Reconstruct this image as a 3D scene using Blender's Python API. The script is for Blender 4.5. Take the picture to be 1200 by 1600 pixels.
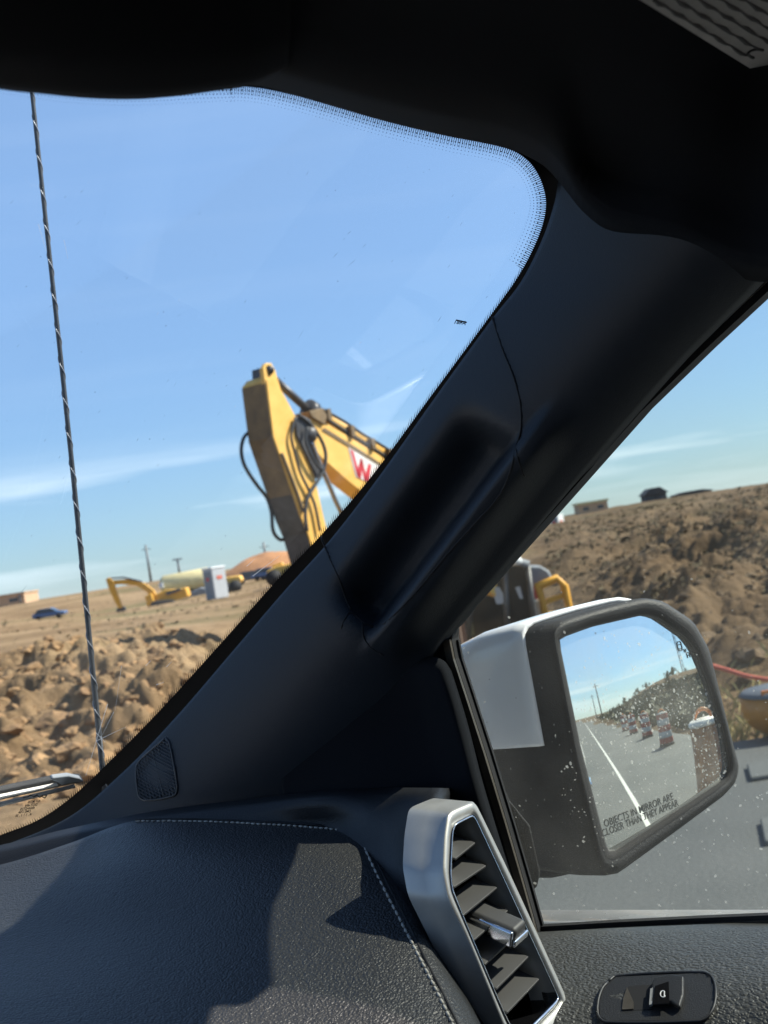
import bpy, math, random
import numpy as np
from mathutils import Vector, Matrix
R = math.radians
for o in list(bpy.data.objects): bpy.data.objects.remove(o)
SC = bpy.context.scene
COL = SC.collection
random.seed(7); RNG = np.random.default_rng(7)

# ------------------------------------------------------------------ camera
CAM = np.array([-0.40, 0.0, 1.65])          # driver's head, truck axes: x right, y forward, z up
F = 2300.0                                   # focal length in pixels of a 1200 x 1600 frame
YAW, PITCH, ROLL = R(58), R(1.25), R(9.0)
fw0 = np.array([math.sin(YAW), math.cos(YAW), 0.0])
rt0 = np.array([math.cos(YAW), -math.sin(YAW), 0.0])
fw = fw0 * math.cos(PITCH) + np.array([0, 0, math.sin(PITCH)])
up0 = np.cross(rt0, fw)
rt = rt0 * math.cos(ROLL) - up0 * math.sin(ROLL)
up = rt0 * math.sin(ROLL) + up0 * math.cos(ROLL)
cd = bpy.data.cameras.new('camera'); cam = bpy.data.objects.new('camera', cd); COL.objects.link(cam)
M = Matrix(((rt[0], up[0], -fw[0], CAM[0]), (rt[1], up[1], -fw[1], CAM[1]), (rt[2], up[2], -fw[2], CAM[2]), (0, 0, 0, 1)))
cam.matrix_world = M
cd.sensor_fit = 'HORIZONTAL'; cd.sensor_width = 36; cd.lens = 36 * F / 1200
cd.clip_start = 0.02; cd.clip_end = 8000
cd.dof.use_dof = True; cd.dof.focus_distance = 1.3; cd.dof.aperture_fstop = 22
SC.camera = cam

# ------------------------------------------------------------------ sky, sun, exposure
SUN_AZ, SUN_EL = R(142), R(43)               # clockwise from the truck's nose
SUN = np.array([math.sin(SUN_AZ) * math.cos(SUN_EL), math.cos(SUN_AZ) * math.cos(SUN_EL), math.sin(SUN_EL)])
w = bpy.data.worlds.new('World'); SC.world = w; w.use_nodes = True
nt = w.node_tree; nt.nodes.clear()
N = nt.nodes.new; L = nt.links.new
out = N('ShaderNodeOutputWorld'); bg = N('ShaderNodeBackground'); sky = N('ShaderNodeTexSky')
sky.sky_type = 'NISHITA'; sky.sun_disc = False; sky.sun_elevation = SUN_EL; sky.sun_rotation = SUN_AZ
sky.air_density = 1.0; sky.dust_density = 0.7; sky.ozone_density = 2.2; sky.altitude = 1800
bg.inputs['Strength'].default_value = 0.12
tc = N('ShaderNodeTexCoord')
sep = N('ShaderNodeSeparateXYZ'); L(tc.outputs['Generated'], sep.inputs[0])
mp = N('ShaderNodeMapping'); mp.inputs['Scale'].default_value = (1.3, 1.3, 17.0); mp.inputs['Rotation'].default_value = (0.05, 0.06, 0.3)
L(tc.outputs['Generated'], mp.inputs['Vector'])
nz = N('ShaderNodeTexNoise'); nz.inputs['Scale'].default_value = 2.1; nz.inputs['Detail'].default_value = 7; nz.inputs['Roughness'].default_value = 0.52
L(mp.outputs[0], nz.inputs['Vector'])
r1 = N('ShaderNodeMapRange'); r1.inputs[1].default_value = 0.50; r1.inputs[2].default_value = 0.68; r1.inputs[3].default_value = 0; r1.inputs[4].default_value = 0.80
L(nz.outputs['Fac'], r1.inputs[0])
# thin cloud lies low all round the horizon, and thins out upwards
r2 = N('ShaderNodeMapRange'); r2.interpolation_type = 'SMOOTHSTEP'
r2.inputs[1].default_value = 0.045; r2.inputs[2].default_value = 0.10; r2.inputs[3].default_value = 1.0; r2.inputs[4].default_value = 0.03
L(sep.outputs['Z'], r2.inputs[0])
r5 = N('ShaderNodeMapRange'); r5.interpolation_type = 'SMOOTHSTEP'; r5.inputs[1].default_value = .0; r5.inputs[2].default_value = .038; r5.inputs[3].default_value = .25; L(sep.outputs['Z'], r5.inputs[0])
m5 = N('ShaderNodeMath'); m5.operation = 'MULTIPLY'; L(r5.outputs[0], m5.inputs[0]); L(r2.outputs[0], m5.inputs[1])
mul = N('ShaderNodeMath'); mul.operation = 'MULTIPLY'; L(r1.outputs[0], mul.inputs[0]); L(m5.outputs[0], mul.inputs[1])
mix = N('ShaderNodeMix'); mix.data_type = 'RGBA'; L(mul.outputs[0], mix.inputs['Factor'])
wb = N('ShaderNodeMix'); wb.data_type = 'RGBA'; wb.blend_type = 'MULTIPLY'; wb.inputs['Factor'].default_value = 1; rt_ = N('ShaderNodeMapRange'); rt_.interpolation_type = 'SMOOTHSTEP'; rt_.inputs[1].default_value = -.02; rt_.inputs[2].default_value = .42; L(sep.outputs['Z'], rt_.inputs[0])
gr = N('ShaderNodeMix'); gr.data_type = 'RGBA'; L(rt_.outputs[0], gr.inputs['Factor']); gr.inputs['A'].default_value = (.40, .495, .63, 1); gr.inputs['B'].default_value = (1.08, 1.05, 1.0, 1)   # clear dry air: the sky stays blue down to the horizon
L(gr.outputs['Result'], wb.inputs['B'])
L(sky.outputs[0], wb.inputs['A']); L(wb.outputs['Result'], mix.inputs['A']); mix.inputs['B'].default_value = (5.7, 6.2, 6.6, 1)
L(mix.outputs['Result'], bg.inputs['Color']); L(bg.outputs[0], out.inputs[0])
sl = bpy.data.lights.new('sun', 'SUN'); sl.energy = 5.0; sl.angle = R(0.5); sl.color = (1.0, 0.93, 0.82)
so = bpy.data.objects.new('sun', sl); COL.objects.link(so)
so.rotation_euler = Vector(-SUN).to_track_quat('-Z', 'Y').to_euler(); so.location = (10, -10, 30)
SC.view_settings.view_transform = 'Standard'; SC.view_settings.look = 'None'
SC.view_settings.exposure = 0.98; SC.view_settings.gamma = 1
SC.view_settings.use_curve_mapping = False
SC.cycles.max_bounces = 7; SC.cycles.diffuse_bounces = 2; SC.cycles.glossy_bounces = 4; SC.cycles.transmission_bounces = 2; SC.cycles.transparent_max_bounces = 12

# ------------------------------------------------------------------ helpers
def W(px, py, D):
    """point of the place at depth D on the sight line of a pixel of the 1200 x 1600 photograph"""
    return CAM + D * (fw + rt * ((px - 600) / F) + up * ((800 - py) / F))
def ray(px, py):
    d = fw + rt * ((px - 600) / F) + up * ((800 - py) / F); return d
def onplane(px, py, p, n):
    d = ray(px, py); t = np.dot(np.asarray(p) - CAM, n) / np.dot(d, n); return CAM + d * t
def depthplane(px, py, p, n):
    d = ray(px, py); return np.dot(np.asarray(p) - CAM, n) / np.dot(d, n)
def org(o):
    v = np.zeros(3)
    while o is not None: v += np.array(o.location); o = o.parent
    return v
def tag(o, label=None, cat=None, group=None, kind=None):
    if label: o['label'] = label
    if cat: o['category'] = cat
    if group: o['group'] = group
    if kind: o['kind'] = kind
    return o
def empty(name, loc, label=None, cat=None, group=None):
    o = bpy.data.objects.new(name, None); COL.objects.link(o); o.location = tuple(loc); o.empty_display_size = 0.2
    return tag(o, label, cat, group)
def obj(name, v, f, mat, parent=None, smooth=False, kind=None, label=None):
    me = bpy.data.meshes.new(name)
    v = np.asarray(v, float)
    if parent is not None: v = v - org(parent)
    me.from_pydata([tuple(p) for p in v], [], [tuple(int(i) for i in q) for q in f])
    me.materials.append(mat)
    if smooth: me.polygons.foreach_set('use_smooth', [True] * len(me.polygons))
    me.update()
    o = bpy.data.objects.new(name, me); COL.objects.link(o)
    if parent is not None: o.parent = parent
    if kind: o['kind'] = kind
    if label: o['label'] = label
    return o
def bevel(o, wd, seg=2, ang=35):
    m = o.modifiers.new('b', 'BEVEL'); m.width = wd; m.segments = seg; m.limit_method = 'ANGLE'; m.angle_limit = R(ang)
    o.data.polygons.foreach_set('use_smooth', [True] * len(o.data.polygons))
    n = o.modifiers.new('w', 'WEIGHTED_NORMAL'); n.keep_sharp = True
    return o
def solid(o, th, off=-1):
    m = o.modifiers.new('s', 'SOLIDIFY'); m.thickness = th; m.offset = off; return o
class MB:
    def __init__(s): s.v = []; s.f = []
    def add(s, v, f):
        b = len(s.v); s.v += [np.asarray(p, float) for p in v]; s.f += [tuple(b + i for i in q) for q in f]; return s
    def box(s, c, sz, ax=None):
        c = np.asarray(c, float); ax = np.eye(3) if ax is None else np.asarray(ax, float)
        V = [c + sum(ax[k] * sz[k] * .5 * sg[k] for k in range(3)) for sg in
             [(-1,-1,-1),(1,-1,-1),(1,1,-1),(-1,1,-1),(-1,-1,1),(1,-1,1),(1,1,1),(-1,1,1)]]
        return s.add(V, [(3,2,1,0),(4,5,6,7),(0,1,5,4),(1,2,6,5),(2,3,7,6),(3,0,4,7)])
    def prism(s, poly, d):
        poly = [np.asarray(p, float) for p in poly]; d = np.asarray(d, float); n = len(poly)
        a = np.zeros(3)
        for i in range(n): a += np.cross(poly[i] - poly[0], poly[(i + 1) % n] - poly[0])
        if np.dot(a, d) > 0: poly = poly[::-1]
        return s.add(poly + [p + d for p in poly],
                     [tuple(range(n)), tuple(range(2 * n - 1, n - 1, -1))] + [(i, n + i, n + (i + 1) % n, (i + 1) % n) for i in range(n)])
    def tube(s, pts, r, n=8, cap=True):
        pts = [np.asarray(p, float) for p in pts]; m = len(pts)
        rr = r if hasattr(r, '__len__') else [r] * m
        prev = None; V = []
        for i in range(m):
            t = pts[min(i + 1, m - 1)] - pts[max(i - 1, 0)]; t /= (np.linalg.norm(t) + 1e-12)
            if prev is None:
                a = np.array([0, 0, 1.0]) if abs(t[2]) < .9 else np.array([1.0, 0, 0])
                u = np.cross(t, a)
            else: u = prev - t * np.dot(prev, t)
            u /= np.linalg.norm(u); prev = u; q = np.cross(t, u)
            V += [pts[i] + rr[i] * (u * math.cos(2 * math.pi * k / n) + q * math.sin(2 * math.pi * k / n)) for k in range(n)]
        Fc = [(i * n + k, i * n + (k + 1) % n, (i + 1) * n + (k + 1) % n, (i + 1) * n + k) for i in range(m - 1) for k in range(n)]
        if cap: Fc += [tuple(range(n))[::-1], tuple((m - 1) * n + k for k in range(n))]
        return s.add(V, Fc)
    def lathe(s, prof, c, ax=(0, 0, 1), n=24):
        c = np.asarray(c, float); ax = np.asarray(ax, float); ax /= np.linalg.norm(ax)
        a = np.array([1.0, 0, 0]) if abs(ax[0]) < .9 else np.array([0, 1.0, 0])
        u = np.cross(ax, a); u /= np.linalg.norm(u); q = np.cross(ax, u); m = len(prof)
        V = [c + ax * z + r * (u * math.cos(2 * math.pi * k / n) + q * math.sin(2 * math.pi * k / n)) for r, z in prof for k in range(n)]
        Fc = [(i * n + k, i * n + (k + 1) % n, (i + 1) * n + (k + 1) % n, (i + 1) * n + k) for i in range(m - 1) for k in range(n)]
        Fc += [tuple(range(n))[::-1], tuple((m - 1) * n + k for k in range(n))]
        return s.add(V, Fc)
    def build(s, name, mat, parent=None, smooth=False, kind=None, label=None):
        return obj(name, s.v, s.f, mat, parent, smooth, kind, label)
def spline(pts, n):
    """Catmull-Rom through points of any dimension, n samples"""
    P = np.asarray(pts, float); m = len(P)
    d = np.concatenate([[0], np.cumsum(np.linalg.norm(np.diff(P[:, :2], axis=0), axis=1) + 1e-9)])
    tt = np.linspace(0, d[-1], n); o = []
    T = np.zeros_like(P)
    for i in range(m):
        a, b = max(i - 1, 0), min(i + 1, m - 1); T[i] = (P[b] - P[a]) / (d[b] - d[a])
    for t in tt:
        i = min(int(np.searchsorted(d, t, 'right')) - 1, m - 2); h = d[i + 1] - d[i]; s = (t - d[i]) / h
        o.append((2*s**3-3*s**2+1)*P[i] + (s**3-2*s**2+s)*h*T[i] + (-2*s**3+3*s**2)*P[i+1] + (s**3-s**2)*h*T[i+1])
    return np.array(o)
def upgrid(rows, nu, nv):
    """rows of (px, py, D) control points -> nu x nv fine grid"""
    A = np.array([spline(r, nv) for r in rows])
    return np.array([spline(A[:, j], nu) for j in range(nv)]).transpose(1, 0, 2)
def gridmesh(name, G, mat, parent, th=0.006, kind=None):
    nu, nv, _ = G.shape
    V = [W(*G[i, j]) for i in range(nu) for j in range(nv)]
    Fc = [(i * nv + j, i * nv + j + 1, (i + 1) * nv + j + 1, (i + 1) * nv + j) for i in range(nu - 1) for j in range(nv - 1)]
    a = np.cross(V[Fc[0][1]] - V[Fc[0][0]], V[Fc[0][2]] - V[Fc[0][0]])
    if np.dot(a, V[0] - CAM) > 0: Fc = [q[::-1] for q in Fc]
    o = obj(name, V, Fc, mat, parent, True, kind)
    if th: solid(o, th)
    return o
class Surf:
    def __init__(s, G): s.p = G.reshape(-1, 3)
    def D(s, px, py):
        d = (s.p[:, 0] - px) ** 2 + (s.p[:, 1] - py) ** 2
        i = np.argpartition(d, 5)[:5]; wgt = 1 / (d[i] + .5); return float((s.p[i, 2] * wgt).sum() / wgt.sum())
    def at(s, px, py, lift=0.001): return W(px, py, s.D(px, py) - lift)
def txt(body, o, x, y, mat, name, parent, bold=0.0, fit=False):
    """lettering as flat geometry: o origin, x and y the vectors of one letter height"""
    cu = bpy.data.curves.new('t', 'FONT'); cu.body = body; cu.size = 1.4; cu.offset = bold; cu.resolution_u = 3
    to = bpy.data.objects.new('t', cu); COL.objects.link(to)
    dg = bpy.context.evaluated_depsgraph_get(); dg.update()
    me = bpy.data.meshes.new_from_object(to.evaluated_get(dg))
    if fit: x = np.asarray(x) / max(p.co.x for p in me.vertices)
    v = [np.asarray(o) + np.asarray(x) * p.co.x + np.asarray(y) * p.co.y for p in me.vertices]
    f = [tuple(p.vertices) for p in me.polygons]
    bpy.data.objects.remove(to)
    return obj(name, v, f, mat, parent)
def copy_tree(o, parent=None):
    c = o.copy(); COL.objects.link(c); c.parent = parent
    for ch in list(o.children): copy_tree(ch, c)
    return c

# ------------------------------------------------------------------ materials
def mat(name, col, rough=0.6, metal=0.0, spec=0.5, var=0.0, vscale=8.0, bump=0.0, bscale=200.0, col2=None, coat=0.0, detail=6):
    m = bpy.data.materials.new(name); m.use_nodes = True; t = m.node_tree; b = t.nodes['Principled BSDF']
    b.inputs['Base Color'].default_value = (*col, 1); b.inputs['Roughness'].default_value = rough
    b.inputs['Metallic'].default_value = metal; b.inputs['Specular IOR Level'].default_value = spec; b.inputs['Coat Weight'].default_value = coat
    if var or col2 or bump:
        c = t.nodes.new('ShaderNodeTexCoord')
    if var or col2:
        n = t.nodes.new('ShaderNodeTexNoise'); n.inputs['Scale'].default_value = vscale; n.inputs['Detail'].default_value = detail; n.inputs['Roughness'].default_value = .65
        t.links.new(c.outputs['Object'], n.inputs['Vector'])
        r = t.nodes.new('ShaderNodeValToRGB'); r.color_ramp.elements[0].position = .34; r.color_ramp.elements[1].position = .66
        c2 = col2 if col2 else tuple(x * (1 + var) for x in col); c1 = col if col2 else tuple(x * (1 - var) for x in col)
        r.color_ramp.elements[0].color = (*c1, 1); r.color_ramp.elements[1].color = (*c2, 1)
        t.links.new(n.outputs['Fac'], r.inputs[0]); t.links.new(r.outputs[0], b.inputs['Base Color'])
        q = t.nodes.new('ShaderNodeMapRange'); q.inputs[3].default_value = max(rough - .12, 0.02); q.inputs[4].default_value = min(rough + .12, 1)
        t.links.new(n.outputs['Fac'], q.inputs[0]); t.links.new(q.outputs[0], b.inputs['Roughness'])
    if bump:
        n2 = t.nodes.new('ShaderNodeTexNoise'); n2.inputs['Scale'].default_value = bscale; n2.inputs['Detail'].default_value = 4
        t.links.new(c.outputs['Object'], n2.inputs['Vector'])
        bp = t.nodes.new('ShaderNodeBump'); bp.inputs['Strength'].default_value = bump; bp.inputs['Distance'].default_value = .4 / bscale
        t.links.new(n2.outputs['Fac'], bp.inputs['Height']); t.links.new(bp.outputs[0], b.inputs['Normal'])
    return m
def leather(name, col, scale, strength, rough=.45, stretch=(1, 1, 1), dist=.0008, spec=.28):
    m = bpy.data.materials.new(name); m.use_nodes = True; t = m.node_tree; b = t.nodes['Principled BSDF']
    b.inputs['Base Color'].default_value = (*col, 1); b.inputs['Roughness'].default_value = rough; b.inputs['Specular IOR Level'].default_value = spec
    c = t.nodes.new('ShaderNodeTexCoord'); mp = t.nodes.new('ShaderNodeMapping'); mp.inputs['Scale'].default_value = stretch
    t.links.new(c.outputs['Object'], mp.inputs[0])
    nd = t.nodes.new('ShaderNodeTexNoise'); nd.inputs['Scale'].default_value = scale * .5
    t.links.new(mp.outputs[0], nd.inputs['Vector'])
    mx = t.nodes.new('ShaderNodeVectorMath'); mx.operation = 'MULTIPLY_ADD'; mx.inputs[1].default_value = (1.6 / scale,) * 3
    t.links.new(nd.outputs['Color'], mx.inputs[0]); t.links.new(mp.outputs[0], mx.inputs[2])
    v = t.nodes.new('ShaderNodeTexVoronoi'); v.feature = 'SMOOTH_F1'; v.inputs['Scale'].default_value = scale; v.inputs['Smoothness'].default_value = .3
    t.links.new(mx.outputs[0], v.inputs['Vector'])
    n2 = t.nodes.new('ShaderNodeTexNoise'); n2.inputs['Scale'].default_value = scale * .3; n2.inputs['Detail'].default_value = 5
    t.links.new(mp.outputs[0], n2.inputs['Vector'])
    ad = t.nodes.new('ShaderNodeMath'); ad.operation = 'SUBTRACT'; t.links.new(n2.outputs['Fac'], ad.inputs[0]); t.links.new(v.outputs['Distance'], ad.inputs[1])
    bp = t.nodes.new('ShaderNodeBump'); bp.inputs['Strength'].default_value = strength; bp.inputs['Distance'].default_value = dist
    t.links.new(ad.outputs[0], bp.inputs['Height']); t.links.new(bp.outputs[0], b.inputs['Normal'])
    return m
def glass(name, tint=(1, 1, 1), refl=.05, dirt=0.0):
    """thin pane: lets light through, mirrors a little at all angles and more at grazing ones, a dusty film"""
    m = bpy.data.materials.new(name); m.use_nodes = True; t = m.node_tree; t.nodes.clear()
    o = t.nodes.new('ShaderNodeOutputMaterial'); tr = t.nodes.new('ShaderNodeBsdfTransparent'); tr.inputs[0].default_value = (*tint, 1)
    g = t.nodes.new('ShaderNodeBsdfGlossy'); g.inputs['Roughness'].default_value = .02
    lw = t.nodes.new('ShaderNodeFresnel'); lw.inputs[0].default_value = 1.2
    mu = t.nodes.new('ShaderNodeMath'); mu.operation = 'MULTIPLY'; mu.inputs[1].default_value = refl * 10
    t.links.new(lw.outputs[0], mu.inputs[0]); mu.use_clamp = True
    a = t.nodes.new('ShaderNodeMixShader'); t.links.new(mu.outputs[0], a.inputs[0]); t.links.new(tr.outputs[0], a.inputs[1]); t.links.new(g.outputs[0], a.inputs[2])
    if dirt:
        d = t.nodes.new('ShaderNodeBsdfDiffuse'); d.inputs[0].default_value = (.55, .53, .48, 1)
        tl = t.nodes.new('ShaderNodeBsdfTranslucent'); tl.inputs[0].default_value = (.55, .53, .48, 1)
        ml = t.nodes.new('ShaderNodeMixShader'); ml.inputs[0].default_value = .5; t.links.new(d.outputs[0], ml.inputs[1]); t.links.new(tl.outputs[0], ml.inputs[2])
        c = t.nodes.new('ShaderNodeTexCoord'); n = t.nodes.new('ShaderNodeTexNoise'); n.inputs['Scale'].default_value = 9; n.inputs['Detail'].default_value = 9
        t.links.new(c.outputs['Object'], n.inputs['Vector'])
        r = t.nodes.new('ShaderNodeMapRange'); r.inputs[1].default_value = .35; r.inputs[2].default_value = .75; r.inputs[3].default_value = dirt * .35; r.inputs[4].default_value = dirt * 1.5
        t.links.new(n.outputs['Fac'], r.inputs[0])
        e = t.nodes.new('ShaderNodeMixShader'); t.links.new(r.outputs[0], e.inputs[0]); t.links.new(a.outputs[0], e.inputs[1]); t.links.new(ml.outputs[0], e.inputs[2]); a = e
    t.links.new(a.outputs[0], o.inputs[0]); return m
M_ = {}
M_['trim'] = leather('grained plastic', (.011, .015, .021), 900, .5, .55, dist=.0003)
M_['cloth'] = mat('woven headliner', (.007, .008, .010), .95, spec=.1, bump=.4, bscale=900)
M_['plastic'] = mat('black plastic', (.016, .017, .019), .5, bump=.25, bscale=900)
M_['dash'] = leather('dash plastic', (.011, .012, .014), 700, .5, .5, dist=.0004)
M_['pad'] = leather('dash leather', (.030, .031, .032), 430, 1.0, .42, (1, 1.35, 1), dist=.0011)
M_['door'] = leather('door vinyl', (.048, .048, .044), 400, 1.0, .46, (1, .8, 1), dist=.0012, spec=.45)
M_['seam'] = mat('dark gap', (.004, .004, .005), .8)
M_['thread'] = mat('grey thread', (.30, .29, .26), .8, bump=.3, bscale=1500)
M_['satin'] = mat('satin silver plastic', (.40, .395, .375), .42, metal=.5, var=.05, vscale=60, bump=.06, bscale=2500)
M_['coil'] = mat('dull wire', (.30, .31, .33), .4, metal=.3, var=.1, vscale=60); M_['whip'] = mat('antenna sleeve', (.045, .05, .055), .5, var=.2, vscale=40)
M_['chrome'] = mat('chrome', (.75, .77, .80), .08, metal=1, var=.05, vscale=40)
M_['vane'] = mat('vent vane', (.042, .041, .040), .55, bump=.2, bscale=1200)
M_['black'] = mat('gloss black', (.006, .006, .007), .12)
M_['rubber'] = mat('black rubber', (.012, .012, .013), .75, var=.3, vscale=30)
M_['bezel'] = mat('grained black housing', (.014, .014, .014), .6, var=.35, vscale=25, bump=1.0, bscale=520)
M_['switch'] = mat('switch plastic', (.014, .014, .014), .5, bump=.8, bscale=900)
M_['white'] = mat('white car paint', (.86, .86, .86), .25, var=.05, vscale=7, coat=.6)
M_['strip'] = mat('dull channel strip', (.12, .105, .085), .35, metal=.5, var=.2, vscale=25)
def mirror_mat():
    m = bpy.data.materials.new('dusty mirror'); m.use_nodes = True; t = m.node_tree; t.nodes.clear(); o = t.nodes.new('ShaderNodeOutputMaterial')
    g = t.nodes.new('ShaderNodeBsdfGlossy'); g.inputs[0].default_value = (.84, .87, .83, 1); g.inputs['Roughness'].default_value = .012
    d = t.nodes.new('ShaderNodeBsdfDiffuse'); d.inputs[0].default_value = (.62, .60, .54, 1); c = t.nodes.new('ShaderNodeTexCoord'); n = t.nodes.new('ShaderNodeTexNoise'); n.inputs['Scale'].default_value = 28; n.inputs['Detail'].default_value = 9
    t.links.new(c.outputs['Object'], n.inputs['Vector']); r = t.nodes.new('ShaderNodeMapRange'); r.inputs[1].default_value = .3; r.inputs[2].default_value = .75; r.inputs[3].default_value = .05; r.inputs[4].default_value = .24
    t.links.new(n.outputs['Fac'], r.inputs[0]); x = t.nodes.new('ShaderNodeMixShader'); t.links.new(r.outputs[0], x.inputs[0]); t.links.new(g.outputs[0], x.inputs[1]); t.links.new(d.outputs[0], x.inputs[2]); t.links.new(x.outputs[0], o.inputs[0]); return m
M_['mirror'] = mirror_mat()
M_['print'] = mat('etched print', (.05, .055, .055), .7)
M_['ink'] = mat('black frit ceramic', (.004, .004, .005), .8, spec=.05)
def film(name, col):
    m = bpy.data.materials.new(name); m.use_nodes = True; t = m.node_tree; t.nodes.clear(); o = t.nodes.new('ShaderNodeOutputMaterial')
    d = t.nodes.new('ShaderNodeBsdfDiffuse'); d.inputs[0].default_value = (*col, 1); l = t.nodes.new('ShaderNodeBsdfTranslucent'); l.inputs[0].default_value = (*col, 1)
    x = t.nodes.new('ShaderNodeMixShader'); t.links.new(d.outputs[0], x.inputs[1]); t.links.new(l.outputs[0], x.inputs[2])
    r = t.nodes.new('ShaderNodeBsdfTransparent'); y = t.nodes.new('ShaderNodeMixShader'); y.inputs[0].default_value = .34
    t.links.new(r.outputs[0], y.inputs[1]); t.links.new(x.outputs[0], y.inputs[2]); t.links.new(y.outputs[0], o.inputs[0]); return m
M_['spot'] = film('dried water spot', (.85, .84, .80))
M_['streak'] = film('bug streak', (.12, .12, .13))
M_['scratch'] = film('bright scratch', (.9, .9, .9))
M_['label'] = mat('visor label paper', (.42, .40, .37), .85, var=.08, vscale=50)
M_['labelink'] = mat('label ink', (.05, .05, .05), .8)
M_['wind'] = glass('windshield glass', (.95, .975, .985), .008, .008)
M_['side'] = glass('side window glass', (.88, .91, .895), .02, .03)
M_['tint'] = mat('dark tinted glass', (.012, .014, .016), .06)
M_['yellow'] = mat('worn yellow paint', (.74, .40, .07), .55, col2=(.86, .52, .12), vscale=2.6, detail=11)
M_['yellow2'] = mat('orange yellow paint', (.62, .33, .04), .5, var=.12, vscale=2)
M_['steel'] = mat('dark greasy steel', (.055, .052, .05), .45, var=.4, vscale=4)
M_['rod'] = mat('cylinder rod', (.30, .29, .28), .25, metal=.8, var=.1, vscale=3)
M_['hose'] = mat('hydraulic hose', (.025, .027, .028), .5, var=.3, vscale=5)
M_['brown'] = mat('dusty brown and shade', (.13, .092, .05), .85, col2=(.23, .155, .075), vscale=3)  # on the stick's front this brown stands in for shade
M_['red'] = mat('red lettering', (.55, .03, .04), .5, var=.1, vscale=4)
M_['decal'] = mat('white decal', (.72, .68, .62), .5, var=.05, vscale=4)
M_['orange'] = mat('orange plastic', (.72, .20, .025), .45, var=.10, vscale=3)
M_['safety'] = mat('orange guard paint', (.75, .36, .03), .5, var=.08, vscale=3)
M_['refl'] = mat('white reflective band', (.75, .75, .74), .4, var=.04, vscale=9)
M_['redband'] = mat('red orange band', (.62, .07, .03), .45, var=.08, vscale=5)
M_['greyp'] = mat('grey plastic', (.20, .22, .24), .6, var=.1, vscale=3)
M_['potty'] = mat('pale grey plastic', (.42, .44, .45), .6, var=.06, vscale=3)
M_['pottyw'] = mat('white roof plastic', (.70, .72, .72), .6, var=.04, vscale=3)
M_['pole'] = mat('weathered pole', (.12, .10, .085), .9, var=.2, vscale=3)
M_['cream'] = mat('cream tank', (.68, .58, .30), .45, var=.08, vscale=2)
M_['carblue'] = mat('blue car paint', (.06, .12, .26), .25, coat=.5, var=.05, vscale=2)
M_['cardark'] = mat('dark car paint', (.05, .055, .075), .25, coat=.5, var=.05, vscale=2)
M_['carglass'] = mat('car glass', (.05, .07, .09), .06)
M_['tan'] = mat('tan wall', (.50, .33, .20), .85, var=.1, vscale=.5)
M_['roofm'] = mat('dark roof', (.05, .052, .058), .8, var=.2, vscale=.7)
M_['mast'] = mat('galvanised steel', (.16, .17, .17), .5, metal=.4, var=.1, vscale=2)
M_['leaf'] = mat('foliage', (.045, .060, .022), .8, col2=(.10, .11, .04), vscale=.8)
M_['leaf2'] = mat('dry foliage', (.10, .085, .035), .8, col2=(.16, .14, .06), vscale=.8)
M_['bark'] = mat('bark', (.06, .045, .03), .9, var=.3, vscale=6)
M_['grass'] = mat('dry grass', (.42, .34, .16), .9, col2=(.30, .27, .11), vscale=1.3)
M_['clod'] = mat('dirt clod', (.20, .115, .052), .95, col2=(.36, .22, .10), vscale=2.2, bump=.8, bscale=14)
M_['concrete'] = mat('grey slab', (.095, .10, .096), .85, var=.12, vscale=5, bump=.3, bscale=60)
M_['tape'] = mat('red hose', (.55, .13, .08), .6, var=.1, vscale=6)
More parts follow.
